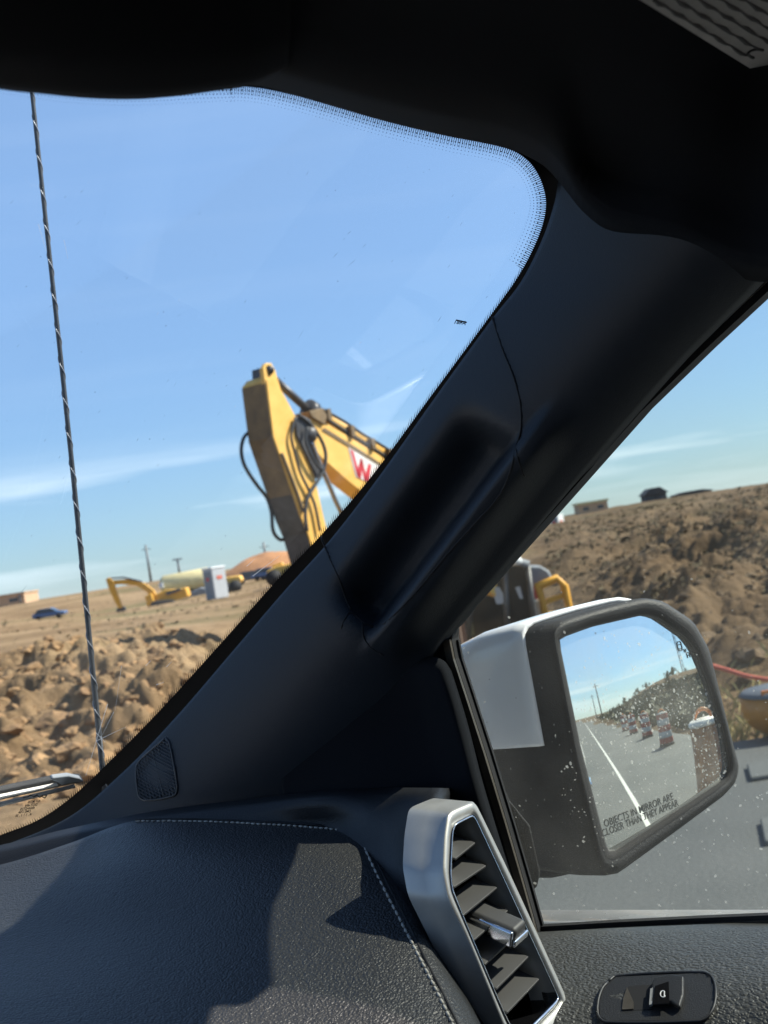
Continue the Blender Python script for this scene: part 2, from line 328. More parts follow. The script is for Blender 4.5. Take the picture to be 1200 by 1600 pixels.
def dirt_mat():
    m = bpy.data.materials.new('excavated dirt'); m.use_nodes = True; t = m.node_tree; b = t.nodes['Principled BSDF']
    b.inputs['Roughness'].default_value = .95; b.inputs['Specular IOR Level'].default_value = .15
    g = t.nodes.new('ShaderNodeNewGeometry')
    def noise(s, d=8, r=.6):
        n = t.nodes.new('ShaderNodeTexNoise'); n.inputs['Scale'].default_value = s; n.inputs['Detail'].default_value = d; n.inputs['Roughness'].default_value = r
        t.links.new(g.outputs['Position'], n.inputs['Vector']); return n
    a = noise(.11, 9, .62); r = t.nodes.new('ShaderNodeValToRGB'); e = r.color_ramp.elements
    e[0].position = .36; e[0].color = (.19, .120, .060, 1); e[1].position = .66; e[1].color = (.37, .255, .140, 1)
    k = e.new(.50); k.color = (.275, .183, .098, 1)
    t.links.new(a.outputs['Fac'], r.inputs[0])
    c = noise(2.6, 8, .7); r2 = t.nodes.new('ShaderNodeMapRange'); r2.inputs[1].default_value = .3; r2.inputs[2].default_value = .7; r2.inputs[3].default_value = .72; r2.inputs[4].default_value = 1.22
    t.links.new(c.outputs['Fac'], r2.inputs[0])
    mm = t.nodes.new('ShaderNodeMix'); mm.data_type = 'RGBA'; mm.blend_type = 'MULTIPLY'; mm.inputs['Factor'].default_value = 1
    cc = t.nodes.new('ShaderNodeCombineXYZ')
    for i in range(3): t.links.new(r2.outputs[0], cc.inputs[i])
    t.links.new(r.outputs[0], mm.inputs['A']); t.links.new(cc.outputs[0], mm.inputs['B'])
    # weeds and stubble on patches of the field
    d = noise(.05, 6, .6); r3 = t.nodes.new('ShaderNodeMapRange'); r3.inputs[1].default_value = .53; r3.inputs[2].default_value = .66; r3.inputs[4].default_value = .8
    t.links.new(d.outputs['Fac'], r3.inputs[0])
    m2 = t.nodes.new('ShaderNodeMix'); m2.data_type = 'RGBA'; t.links.new(r3.outputs[0], m2.inputs['Factor'])
    t.links.new(mm.outputs['Result'], m2.inputs['A']); m2.inputs['B'].default_value = (.17, .145, .065, 1)
    # soil colour is multiplied darker and greyer right of the road than ahead
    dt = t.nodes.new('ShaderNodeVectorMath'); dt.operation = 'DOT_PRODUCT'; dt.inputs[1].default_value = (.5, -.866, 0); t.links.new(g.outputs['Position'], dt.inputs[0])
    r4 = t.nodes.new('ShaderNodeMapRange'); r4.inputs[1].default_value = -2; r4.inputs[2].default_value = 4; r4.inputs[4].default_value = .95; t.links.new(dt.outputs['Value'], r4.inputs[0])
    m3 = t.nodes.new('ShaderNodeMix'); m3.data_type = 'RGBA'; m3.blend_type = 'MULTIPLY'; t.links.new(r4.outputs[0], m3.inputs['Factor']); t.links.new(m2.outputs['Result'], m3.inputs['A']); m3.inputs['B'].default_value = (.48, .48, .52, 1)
    t.links.new(m3.outputs['Result'], b.inputs['Base Color'])
    n = noise(5.5, 10, .72); bp = t.nodes.new('ShaderNodeBump'); bp.inputs['Strength'].default_value = .85; bp.inputs['Distance'].default_value = .10
    t.links.new(n.outputs['Fac'], bp.inputs['Height']); t.links.new(bp.outputs[0], b.inputs['Normal'])
    return m
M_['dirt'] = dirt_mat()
def asphalt_mat():
    m = bpy.data.materials.new('asphalt'); m.use_nodes = True; t = m.node_tree; b = t.nodes['Principled BSDF']; b.inputs['Roughness'].default_value = .85
    g = t.nodes.new('ShaderNodeNewGeometry')
    n = t.nodes.new('ShaderNodeTexNoise'); n.inputs['Scale'].default_value = .7; n.inputs['Detail'].default_value = 8; t.links.new(g.outputs['Position'], n.inputs['Vector'])
    v = t.nodes.new('ShaderNodeTexNoise'); v.inputs['Scale'].default_value = 45; v.inputs['Detail'].default_value = 3; t.links.new(g.outputs['Position'], v.inputs['Vector'])
    r = t.nodes.new('ShaderNodeValToRGB'); r.color_ramp.elements[0].position = .3; r.color_ramp.elements[1].position = .7
    r.color_ramp.elements[0].color = (.062, .066, .063, 1); r.color_ramp.elements[1].color = (.092, .095, .090, 1)
    t.links.new(n.outputs['Fac'], r.inputs[0])
    q = t.nodes.new('ShaderNodeMapRange'); q.inputs[1].default_value = .3; q.inputs[2].default_value = .7; q.inputs[3].default_value = .8; q.inputs[4].default_value = 1.2; t.links.new(v.outputs['Fac'], q.inputs[0])
    x = t.nodes.new('ShaderNodeVectorMath'); x.operation = 'SCALE'; t.links.new(r.outputs[0], x.inputs[0]); t.links.new(q.outputs[0], x.inputs['Scale'])
    t.links.new(x.outputs[0], b.inputs['Base Color'])
    bp = t.nodes.new('ShaderNodeBump'); bp.inputs['Strength'].default_value = .4; bp.inputs['Distance'].default_value = .01
    t.links.new(v.outputs['Fac'], bp.inputs['Height']); t.links.new(bp.outputs[0], b.inputs['Normal'])
    return m
M_['asphalt'] = asphalt_mat()

# ------------------------------------------------------------------ the ground
def _h(ix, iy, s):
    n = (ix.astype(np.int64) * 374761393 + iy.astype(np.int64) * 668265263 + s * 982451653) & 0xffffffff
    n = ((n ^ (n >> 13)) * 1274126177) & 0xffffffff
    return ((n ^ (n >> 16)) & 0xffff) / 65535.0
def vn(x, y, s=0):
    ix = np.floor(x); iy = np.floor(y); fx = x - ix; fy = y - iy
    fx = fx ** 3 * (fx * (fx * 6 - 15) + 10); fy = fy ** 3 * (fy * (fy * 6 - 15) + 10)
    a = _h(ix, iy, s); b = _h(ix + 1, iy, s); c = _h(ix, iy + 1, s); d = _h(ix + 1, iy + 1, s)
    return (a * (1 - fx) + b * fx) * (1 - fy) + (c * (1 - fx) + d * fx) * fy
def fbm(x, y, o=4, s=0):
    r = 0; a = .5
    for k in range(o): r = r + a * (vn(x, y, s + k) - .5) * 2; a *= .5; x = x * 2.03 + 17.1; y = y * 2.03 - 9.7
    return r
def worley(x, y, s=0):
    ix = np.floor(x); iy = np.floor(y); m = np.full(x.shape, 9.0)
    for dx in (-1, 0, 1):
        for dy in (-1, 0, 1):
            cx = ix + dx; cy = iy + dy
            d = (cx + _h(cx, cy, s) - x) ** 2 + (cy + _h(cx, cy, s + 5) - y) ** 2
            m = np.minimum(m, d)
    return np.sqrt(m)
CP = []
for px, py, D in [(0, 1262, 11.6), (0, 1225, 13.6), (150, 1185, 14), (0, 1120, 19), (200, 1105, 18), (300, 1060, 19), (0, 1060, 25), (180, 1032, 27), (330, 1000, 30),
                  (0, 1012, 42), (200, 985, 46), (350, 965, 50), (100, 978, 70), (250, 952, 95), (345, 940, 100), (0, 962, 110), (160, 948, 130), (250, 938, 140),
                  (420, 905, 110), (430, 893, 150), (0, 952, 200), (300, 898, 210), (430, 884, 210),
                  (1170, 1146, 10.5), (1150, 1080, 13.5), (1190, 1055, 15), (1150, 1010, 19), (1190, 960, 24), (1100, 930, 29), (1060, 905, 34), (1180, 890, 34), (1000, 880, 42),
                  (900, 880, 44), (900, 850, 58), (1100, 845, 50), (1000, 845, 60), (950, 825, 80), (1190, 820, 56), (1200, 785, 72), (1200, 762, 92), (1100, 776, 100),
                  (1000, 795, 110), (870, 835, 150), (880, 812, 170), (1000, 790, 200), (1200, 756, 200),
                  (600, 1020, 24), (520, 1010, 24)]:
    p = W(px, py, D) - CAM; CP.append((math.degrees(math.atan2(p[0], p[1])), math.hypot(p[0], p[1]), p[2] + CAM[2]))
CP += [(62.5, 31, -2.1), (59, 29, -2.1), (66, 31, -1.9), (62, 36, -1.6), (55, 25, -1.2), (58, 20, -1.4), (63, 14, -.8), (63, 18, -1.6), (66, 18, -1.5)]
for a in range(0, 360, 8):
    if 34 < a < 80: continue
    for d, z in ((4, 0), (8, 0), (14, 0), (25, -.1), (45, 0), (90, .3), (180, .6)):
        if 140 < a < 172: z = {4: 0, 8: 0, 14: 0, 25: .1, 45: .5, 90: 2.2, 180: 5.5}[d]
        CP.append((a, d, z))
for a in range(0, 360, 5):
    CP.append((a, 420, 1.1)); CP.append((a, 1000, 1.2)); CP.append((a, 2500, 1.3)); CP.append((a, 6000, 1.3))
    if 30 < a < 85: CP.append((a, 8, 0)); CP.append((a, 5, 0)); CP.append((a, 3, 0))
CP = np.array(CP); NPIX = 46
def road_edge(y):
    """world x of the asphalt's right edge, an entrance that widens behind the truck's nose"""
    return np.interp(y, [-400, -120, -40, -10, 1.5, 3.6, 5.2, 7.5, 30, 400], [4.9, 4.9, 5.0, 5.6, 9.4, 9.1, 7.6, 5.6, 4.6, 4.6])
def _pit(A, Rr):
    num = np.zeros(A.shape); den = np.full(A.shape, 1e-9)
    lr = np.log(Rr)
    for a, d, z in CP:
        da = (A - a + 180) % 360 - 180
        wt = np.exp(-.5 * ((da / 5.0) ** 2 + ((lr - math.log(d)) / .17) ** 2)) + 1e-7 / (1 + (da / 20) ** 2 + (lr - math.log(d)) ** 2 * 30)
        num += wt * z; den += wt
    return num / den
tg = CP[:, 2].copy()
for _ in range(5): CP[:, 2] += .8 * (tg - _pit(CP[:, 0], CP[:, 1]))              # pull the smooth surface through its levels
_ta = np.arange(0, 361, 1.0); _tl = np.arange(-1.2, 9.1, .04); _tz = _pit(*np.meshgrid(_ta, np.exp(_tl)))
EXC = W(790, 900, 32)[:2]
def pit_shape(x, y):
    x = np.asarray(x, float); y = np.asarray(y, float); dx = x - CAM[0]; dy = y - CAM[1]; A = np.degrees(np.arctan2(dx, dy)) % 360
    l = np.clip((np.log(np.hypot(dx, dy) + 1e-3) + 1.2) / .04, 0, len(_tl) - 1.01); i = l.astype(int); f = l - i; j = A.astype(int) % 360; g = A - np.floor(A)
    z = (_tz[i, j] * (1 - g) + _tz[i, j + 1] * g) * (1 - f) + (_tz[i + 1, j] * (1 - g) + _tz[i + 1, j + 1] * g) * f
    lr = np.log(np.hypot(dx, dy) + 1e-3)
    z = z - .75 * np.exp(-((lr - 4.94) / .28) ** 2 - ((A - 47) / 9) ** 2) - 1.0 * np.exp(-((lr - 5.1) / .15) ** 2 - ((A - 64.8) / 2.5) ** 2)
    return z - .2 * np.exp(-(np.hypot(x - EXC[0], y - EXC[1]) / 5.5) ** 4)          # hole the excavator stands in
def rough(x, y):
    dx = x - CAM[0]; dy = y - CAM[1]; Rr = np.hypot(dx, dy); A = np.degrees(np.arctan2(dx, dy)) % 360
    bank = np.exp(-((A - 47) / 9.0) ** 2) * np.clip((Rr - 12.3) / 1.6, 0, 1) * np.clip((34 - Rr) / 7, 0, 1)      # heap of clods before the hood
    right = np.exp(-((A - 71) / 8.0) ** 2) * np.clip((Rr - 11.5) / 3, 0, 1) * np.clip((95 - Rr) / 30, 0, 1)
    lump = fbm(x * .55, y * .55, 4, 11)
    cl = .62 - worley(x * 2.1 + fbm(x, y, 2, 3), y * 2.1 + fbm(x, y, 2, 4), 21)
    cl2 = .6 - worley(x * 4.9 + .5 * fbm(x * 3, y * 3, 2, 5), y * 4.9, 31)
    z = .05 * fbm(x * .35, y * .35, 3, 2) + .03 * fbm(x * 2.3, y * 2.3, 2, 8)
    msk = .25 + 1.1 * vn(x * .8, y * .8, 13) * vn(x * .33 + 5, y * .33, 14) * 2; cl = cl * msk
    z = z + bank * (.75 * lump + .20 * np.clip(cl, -.2, 1) + .09 * cl2 * msk + .50 * (np.abs(fbm(x * 1.3 + 9, y * 1.3, 4, 15)) - .2) + .10 * (np.abs(fbm(x * 4.1, y * 4.1, 3, 16)) - .2) + .10 * fbm(x * 1.9, y * 1.9, 3, 78))
    # the ploughed, furrowed field to the right: spoil ridges running away from the road
    rid = fbm(x * .16 + y * .05, y * .16, 4, 41)
    rows = 1 - np.abs(fbm(x * .10 + 3, (y - .35 * x) * .33, 3, 51)) * 3.0
    z = z + right * (.42 * rid + .42 * np.clip(rows, -.6, 1) + .13 * np.clip(cl, -.2, 1) + .06 * cl2 + .26 * lump + .24 * (np.abs(fbm(x * 1.2, y * 1.2, 4, 77)) - .2))
    far = np.clip((Rr - 40) / 40, 0, 1) * np.clip((500 - Rr) / 200, 0, 1)
    z = z + far * np.where(A < 58, .15, 1) * (.30 * fbm(x * .07, y * .07, 4, 61) + .22 * np.clip(fbm(x * .4, y * .4, 3, 71), 0, 1))
    return z
M_['rust'] = mat('rusty steel', (.16, .085, .05), .8, col2=(.22, .15, .11), vscale=3)
RIDGES = [([W(1022, 880, 40)[:2], W(1050, 915, 31)[:2], W(1082, 960, 24)[:2], W(1120, 1010, 18.5)[:2]], .75, 1.5),
          ([W(1165, 850, 44)[:2], W(1215, 890, 33)[:2]], .9, 2.2), ([W(905, 880, 44)[:2], W(1000, 868, 46)[:2]], .6, 1.3), ([W(1000, 835, 66)[:2], W(1150, 812, 64)[:2]], .5, 2.0),
          ([W(1120, 1082, 13.3)[:2], W(1190, 1085, 12.6)[:2]], .40, .7), ([W(880, 850, 62)[:2], W(960, 842, 62)[:2]], .4, 2.0), ([W(1050, 862, 50)[:2], W(1130, 845, 52)[:2]], .7, 1.6),
          ([W(215, 1150, 14.5)[:2], W(300, 1120, 14.5)[:2]], .45, 1.0)]
def ground_z(x, y):
    x = np.asarray(x, float); y = np.asarray(y, float)
    z = pit_shape(x, y) + rough(x, y)
    for P, h, wd in RIDGES:                                   # windrows of spoil beside the trenches
        dm = np.full(x.shape, 99.0)
        for p, q in zip(P[:-1], P[1:]):
            ux, uy = q[0] - p[0], q[1] - p[1]; t = np.clip(((x - p[0]) * ux + (y - p[1]) * uy) / (ux * ux + uy * uy), 0, 1); dm = np.minimum(dm, np.hypot(x - p[0] - t * ux, y - p[1] - t * uy))
        dm = dm + .35 * wd * fbm(x * 1.1, y * 1.1, 3, 95)
        z = z + .62 * h * np.clip(1 - dm / wd, 0, 1) ** .8 * (1 + .5 * fbm(x * .9, y * .9, 3, 96))
    e = road_edge(y) - x; onroad = np.clip((e + .35) / .35, 0, 1) * np.clip((x + 14) / 1, 0, 1)
    return z * (1 - onroad) + (-.10) * onroad
ang = np.concatenate([np.arange(-180, 34, 2.0), np.arange(34, 42, .5), np.linspace(42, 57.5, 330), np.linspace(57.6, 63.5, 60), np.linspace(63.6, 74.5, 280), np.arange(75, 84, .5), np.arange(84, 180, 2.0)])
rad = np.concatenate([[.5, 2, 4, 6, 7.5], np.exp(np.linspace(math.log(8.5), math.log(40), 640)), np.exp(np.linspace(math.log(40.4), math.log(240), 230)), np.exp(np.linspace(math.log(250), math.log(6500), 40))])
AA, RR = np.meshgrid(np.radians(ang), rad)
gx = CAM[0] + RR * np.sin(AA); gy = CAM[1] + RR * np.cos(AA); gz = ground_z(gx, gy)
na, nr = len(ang), len(rad)
me = bpy.data.meshes.new('ground'); V = np.stack([gx, gy, gz], -1).reshape(-1, 3)
i0 = (np.arange(nr - 1)[:, None] * na + np.arange(na)[None, :]); j1 = (np.arange(na) + 1) % na
i1 = (np.arange(nr - 1)[:, None] * na + j1[None, :])
Q = np.stack([i0, i0 + na, i1 + na, i1], -1).reshape(-1, 4)
Q = Q[:, ::-1]
me.vertices.add(len(V)); me.vertices.foreach_set('co', V.ravel())
me.loops.add(Q.size); me.loops.foreach_set('vertex_index', Q.ravel().astype(np.int32))
me.polygons.add(len(Q)); me.polygons.foreach_set('loop_start', np.arange(0, Q.size, 4, dtype=np.int32)); me.polygons.foreach_set('loop_total', np.full(len(Q), 4, np.int32))
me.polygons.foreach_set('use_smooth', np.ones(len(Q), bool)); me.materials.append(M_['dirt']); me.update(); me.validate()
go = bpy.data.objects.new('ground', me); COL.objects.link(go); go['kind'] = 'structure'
def G(x, y): return float(ground_z(np.array([x]), np.array([y]))[0])

# road: a sheet of asphalt with an edge line
ys = np.concatenate([np.arange(-600, -60, 20), np.arange(-60, 12, .8), np.arange(12, 400, 20)]); rv = []; rf = []
for i, y in enumerate(ys):
    e = float(road_edge(y)) + .10 * float(fbm(np.array([y * 1.3]), np.array([2.0]), 3, 5)[0])
    xs = [-12.5, -7, -3.5, -1.5, 0, 1.5, 3, 4.2, e - .5, e, e + .12]
    for k, x in enumerate(xs): rv.append((x, y, -.11 if k == 10 else (0.0 if k < 9 else -.012)))
    if i:
        for k in range(10): a = (i - 1) * 11 + k; rf.append((a, a + 1, a + 12, a + 11))
ro = obj('road', rv, rf, M_['asphalt'], None, True, 'structure')
M_['paint'] = mat('white road paint', (.62, .61, .55), .7, col2=(.72, .71, .66), vscale=6)
lv = []; lf = []
for i, y in enumerate(np.arange(-300, 40, 1.0)):
    xc = 1.83
    lv += [(xc - .04, y, .004), (xc + .04, y, .004)]
    if i: a = 2 * i; lf.append((a - 2, a - 1, a + 1, a))
obj('edge_line', lv, lf, M_['paint'], ro)

# clods lying on the heap and on the field
from mathutils import noise as MN_
def _ico():
    t = (1 + 5 ** .5) / 2
    V = [(-1,t,0),(1,t,0),(-1,-t,0),(1,-t,0),(0,-1,t),(0,1,t),(0,-1,-t),(0,1,-t),(t,0,-1),(t,0,1),(-t,0,-1),(-t,0,1)]
    Fc = [(0,11,5),(0,5,1),(0,1,7),(0,7,10),(0,10,11),(1,5,9),(5,11,4),(11,10,2),(10,7,6),(7,1,8),(3,9,4),(3,4,2),(3,2,6),(3,6,8),(3,8,9),(4,9,5),(2,4,11),(6,2,10),(8,6,7),(9,8,1)]
    V = [np.array(v) / np.linalg.norm(v) for v in V]; cache = {}; F2 = []
    def m(i, j):
        k = (min(i, j), max(i, j))
        if k not in cache: p = V[i] + V[j]; V.append(p / np.linalg.norm(p)); cache[k] = len(V) - 1
        return cache[k]
    for i, j, k in Fc: x, y, z = m(i, j), m(j, k), m(k, i); F2 += [(i, x, z), (j, y, x), (k, z, y), (x, y, z)]
    return np.array(V), F2
IV, IF = _ico()
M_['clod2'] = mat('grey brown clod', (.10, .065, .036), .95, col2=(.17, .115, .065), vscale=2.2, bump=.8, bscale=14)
SHAPES = []
for s_ in range(14):                                           # broken, lopsided lumps
    rg_ = random.Random(s_); P = IV.copy(); o_ = Vector((s_ * 7.3, 1.7 * s_, 3.1))
    for _ in range(5):                                         # chop a few flat faces
        n_ = np.array([rg_.gauss(0, 1), rg_.gauss(0, 1), rg_.gauss(0, 1)]); n_ /= np.linalg.norm(n_); k_ = rg_.uniform(.45, .8); dd = P @ n_; P = P - np.outer(np.clip(dd - k_, 0, 9), n_)
    P = np.array([p * (1 + .38 * MN_.noise(Vector(p) * 1.6 + o_) + .16 * MN_.noise(Vector(p) * 4 + o_)) for p in P]); SHAPES.append(P)
def blob(c, s, seed, mb):
    rg = random.Random(seed); P = SHAPES[seed % 14] * np.array([rg.uniform(.6, 1.4), rg.uniform(.6, 1.4), rg.uniform(.45, .9)]) * s; a = rg.random() * 6.3
    P = P @ np.array([[math.cos(a), math.sin(a), 0], [-math.sin(a), math.cos(a), 0], [0, 0, 1]]); mb.add(P + np.array(c), IF)
def scatter(name, n, a0, a1, d0, d1, smin, smax, pw, label):
    th = np.radians(RNG.uniform(a0, a1, n)); d = np.exp(RNG.uniform(math.log(d0), math.log(d1), n))
    x = CAM[0] + d * np.sin(th); y = CAM[1] + d * np.cos(th); ok = x > road_edge(y) + .35
    x, y = x[ok], y[ok]; z = ground_z(x, y); mb = MB()
    for i in range(len(x)):
        s = smin + (smax - smin) * random.random() ** pw; blob((x[i], y[i], z[i] - .15 * s), s, i, mb)
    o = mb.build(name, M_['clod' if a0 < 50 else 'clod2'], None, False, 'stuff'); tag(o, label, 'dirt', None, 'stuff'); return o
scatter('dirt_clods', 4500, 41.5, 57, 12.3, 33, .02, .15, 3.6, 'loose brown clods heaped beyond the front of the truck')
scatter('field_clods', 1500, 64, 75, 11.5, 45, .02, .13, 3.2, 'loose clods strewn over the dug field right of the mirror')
# dark tufts of weed over the field
def tufts(name, n, a0, a1, d0, d1, s0, s1, m, label, seed):
    rs_ = np.random.default_rng(seed); th = np.radians(rs_.uniform(a0, a1, n)); d = np.exp(rs_.uniform(math.log(d0), math.log(d1), n)); x = CAM[0] + d * np.sin(th); y = CAM[1] + d * np.cos(th)
    ok = (x > road_edge(y) + .6) & (fbm(x * .12, y * .12, 3, 33) > rs_.uniform(-.35, .35, n)); x, y, d = x[ok], y[ok], d[ok]; z = ground_z(x, y); mb = MB()
    for i in range(len(x)):
        s = random.uniform(s0, s1) * min(1.6, .5 + d[i] / 60)
        for q in range(5):
            v = np.array([x[i] + random.gauss(0, .5) * s, y[i] + random.gauss(0, .5) * s, z[i] + random.uniform(.05, .6) * s]); a_ = np.array([random.gauss(0, 1), random.gauss(0, 1), random.gauss(0, .6)]) * s * .3; b_ = np.array([random.gauss(0, 1), random.gauss(0, 1), random.gauss(0, 1)]) * s * .22
            mb.add([v - a_, v + b_, v + a_, v - b_], [(0, 1, 2, 3)])
    tag(mb.build(name, M_[m], None, False, 'stuff'), label, 'weeds', None, 'stuff')
M_['weed'] = mat('dark weeds', (.07, .052, .027), .9, col2=(.14, .105, .055), vscale=.7)
tufts('field_weeds', 9000, 64, 75, 24, 150, .03, .13, 'weed', 'dark weeds mottling the field right of the pillar', 5)
tufts('far_weeds', 900, 42, 55, 45, 200, .04, .12, 'weed', 'sparse weeds on the flat ground left of the pillar', 6)
# dry grass along the edge of the asphalt
gm = MB()
th = np.radians(RNG.uniform(66, 76, 5200)); d = RNG.uniform(9.6, 15.5, 5200); x = CAM[0] + d * np.sin(th); y = CAM[1] + d * np.cos(th)
e = x - road_edge(y); ok = (e > .05) & (e < 3.2) & (RNG.random(5200) < np.exp(-e / 1.6)); x, y = x[ok], y[ok]; z = ground_z(x, y)
for i in range(len(x)):
    h = random.uniform(.03, .15); a = random.random() * 6.3; dx, dy = math.cos(a) * .008, math.sin(a) * .008; lx, ly = random.uniform(-.1, .1), random.uniform(-.1, .1)
    gm.add([(x[i] - dx, y[i] - dy, z[i] - .02), (x[i] + dx, y[i] + dy, z[i] - .02), (x[i] + lx * .4, y[i] + ly * .4, z[i] + h * .6), (x[i] + lx, y[i] + ly, z[i] + h)], [(0, 1, 2), (0, 2, 3)])
tag(gm.build('dry_grass', M_['grass'], None, False, 'stuff'), 'dry straw grass along the edge of the asphalt', 'grass', None, 'stuff')

# ------------------------------------------------------------------ the large excavator
EXO = np.array([*W(790, 900, 32)[:2], 0]); EXO[2] = G(EXO[0], EXO[1])
ex = empty('excavator', EXO, 'large yellow excavator with raised arm just left of the pillar, red lettering on its boom', 'excavator')
hh = .68 * rt0 + .733 * fw0; nn = .733 * rt0 - .68 * fw0       # along the boom (towards the body), and the side plate's normal
PX0 = W(416, 590, 26.0)
def ep(px, py, off=0.0): return onplane(px, py, PX0 + nn * off, nn)
def slab(name, poly, off, th, m, parent=ex, bev=.02):
    o = MB().prism([ep(x, y, off) for x, y in poly], -nn * th).build(name, m, parent); return bevel(o, bev, 2) if bev else o
st = slab('stick', [(416, 594), (424, 584), (434, 600), (446, 620), (461, 648), (478, 690), (491, 740), (506, 807), (527, 890), (556, 985), (530, 992), (500, 900), (481, 833), (470, 808), (447, 740), (427, 682)], 0, .66, M_['yellow'])
for off in (-.02, -.52):
    slab('ear', [(414, 600), (411, 575), (416, 567), (424, 567), (430, 577), (440, 612), (425, 612)], off, .10, M_['yellow'], st, .015)
MB().tube([ep(421, 578, .01), ep(421, 578, -.64)], .085, 16).build('pin', M_['steel'], st, True)
MB().prism([ep(*p, -.12) for p in [(417, 572), (423, 572), (428, 592), (418, 600)]], -nn * .40).build('clevis_shade', M_['steel'], st)  # dark block put in for the shade between the ears
o = MB()
# plate coloured brown for the shade on the stick's front, a few millimetres proud
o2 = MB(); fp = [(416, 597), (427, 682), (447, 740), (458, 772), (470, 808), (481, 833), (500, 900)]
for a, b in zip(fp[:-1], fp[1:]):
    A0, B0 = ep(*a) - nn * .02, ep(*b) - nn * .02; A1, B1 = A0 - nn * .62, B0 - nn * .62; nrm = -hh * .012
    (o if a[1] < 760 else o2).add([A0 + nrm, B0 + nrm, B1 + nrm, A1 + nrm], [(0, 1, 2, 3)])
solid(o.build('shade_plate', M_['brown'], st), .008, 0); solid(o2.build('grease_plate', M_['steel'], st), .008, 0)
bm = slab('boom', [(478, 662), (489, 651), (503, 656), (530, 673), (590, 709), (700, 790), (812, 892), (806, 955), (690, 868), (545, 753), (503, 716), (482, 692)], -.06, .42, M_['yellow'])
slab('top_rail', [(503, 672), (507, 668), (584, 716), (660, 770), (658, 774), (582, 720)], -.045, .03, M_['brown'], bm, 0)
MB().tube([ep(482, 680, .06), ep(482, 680, -.6)], .16, 18).build('pin', M_['steel'], bm, True)
slab('knuckle', [(462, 655), (472, 648), (486, 655), (492, 690), (505, 740), (496, 748), (480, 712), (464, 680)], .05, .10, M_['steel'], bm, .02)
# stick cylinder along the top of the boom
cy = MB().tube([ep(481, 640, -.27), ep(560, 686, -.27), ep(640, 738, -.27)], .15, 14).build('cylinder_barrel', M_['yellow'], bm, True)
MB().tube([ep(430, 594, -.27), ep(482, 641, -.27)], .075, 12).build('cylinder_rod', M_['steel'], ex, True)
MB().tube([ep(480, 639, -.27), ep(490, 645, -.27)], .20, 14).build('cylinder_head', M_['steel'], cy, True)
for (x, y) in ((503, 650), (540, 676), (572, 696), (600, 712)):
    MB().box(ep(x, y, -.2), (.09, .42, .20), [hh, nn, np.array([0, 0, 1.0])]).build('bracket', M_['brown'], bm)
slab('valve_block', [(483, 642), (505, 637), (512, 650), (508, 664), (488, 652)], .0, .4, M_['brown'], bm, .02)
def hose(name, pts, offs, r, parent=ex, m='hose'):
    P = spline([(x, y, o_) for (x, y), o_ in zip(pts, offs)], len(pts) * 7); MB().tube([ep(a, b, c) for a, b, c in P], r, 8).build(name, M_[m], parent, True)
hose('hose', [(390, 674), (381, 684), (377, 704), (382, 727), (400, 756), (417, 778), (424, 800), (427, 830), (437, 843), (447, 842)], [-.66] * 10, .034)
hose('hose', [(467, 648), (486, 664), (503, 690), (509, 712), (505, 736), (491, 760), (480, 780), (477, 805), (480, 830)], [.08] * 9, .032)
hose('hose', [(462, 652), (455, 680), (460, 705), (470, 740), (482, 765), (492, 790), (500, 830)], [.06] * 7, .026)
hose('hose', [(480, 668), (478, 690), (492, 722), (503, 735)], [.12] * 4, .028)
hose('hose', [(505, 640), (540, 660), (566, 678), (590, 692), (640, 724)], [-.05] * 5, .030)
hose('hose', [(500, 648), (535, 671), (570, 693), (610, 718)], [-.1] * 4, .036)
hose('rigid_pipe', [(486, 690), (500, 725), (516, 762), (528, 790), (545, 820)], [.05] * 5, .045, m='rod')
hose('rigid_pipe', [(440, 708), (452, 738), (466, 775), (474, 800)], [.03] * 4, .03, m='brown')
# decal with red lettering, half hidden by the pillar
MB().prism([ep(*p, -.055) for p in [(544, 699), (600, 733), (612, 770), (572, 752), (556, 745)]], nn * .006).build('decal', M_['decal'], bm)
for poly in ([(547, 702), (552, 705), (563, 745), (558, 744)], [(557, 741), (563, 718), (567, 720), (564, 748), (559, 745)], [(562, 716), (566, 718), (574, 752), (569, 750)], [(569, 748), (576, 724), (580, 727), (576, 754)],
             [(588, 731), (593, 734), (600, 762), (595, 760)]):
    MB().prism([ep(*p, -.047) for p in poly], nn * .003).build('letter', M_['red'], bm)
# bucket, hidden behind the pillar
slab('bucket', [(528, 985), (560, 985), (590, 1040), (580, 1085), (540, 1105), (505, 1085), (512, 1040)], .25, 1.05, M_['steel'])
# upper body
zz = np.array([0, 0, 1.0]); AX = [hh, nn, zz]; B0 = ep(800, 925, -.25) - np.array([0, 0, 0]); bz = EXO[2]
def bp(a, b, c): return np.array([B0[0], B0[1], bz]) + hh * a + nn * b + zz * c
body = MB().box(bp(1.3, -.2, 1.35), (3.4, 2.4, .5), AX).build('deck', M_['steel'], ex); bevel(body, .05)
hb = MB().box(bp(2.0, -.75, 1.65), (1.4, 1.3, .25), AX).build('engine_cover', M_['yellow'], ex); bevel(hb, .12, 3)
cw = MB().box(bp(3.1, -.2, 1.45), (.45, 2.4, .6), AX).build('counterweight', M_['steel'], ex); bevel(cw, .15, 3)
for sd in (-1, 1):
    pts = [bp(-1.9, sd * 1.05 - .25, .45), bp(-1.6, sd * 1.05 - .25, .08), bp(2.0, sd * 1.05 - .25, .08), bp(2.4, sd * 1.05 - .25, .45), bp(2.0, sd * 1.05 - .25, .9), bp(-1.6, sd * 1.05 - .25, .9)]
    t_ = MB().prism(pts, nn * .5).build('track', M_['steel'], ex); bevel(t_, .08)
MB().lathe([(.9, 0), (.9, .3)], bp(.4, -.2, .88)).build('turntable', M_['steel'], ex, True)
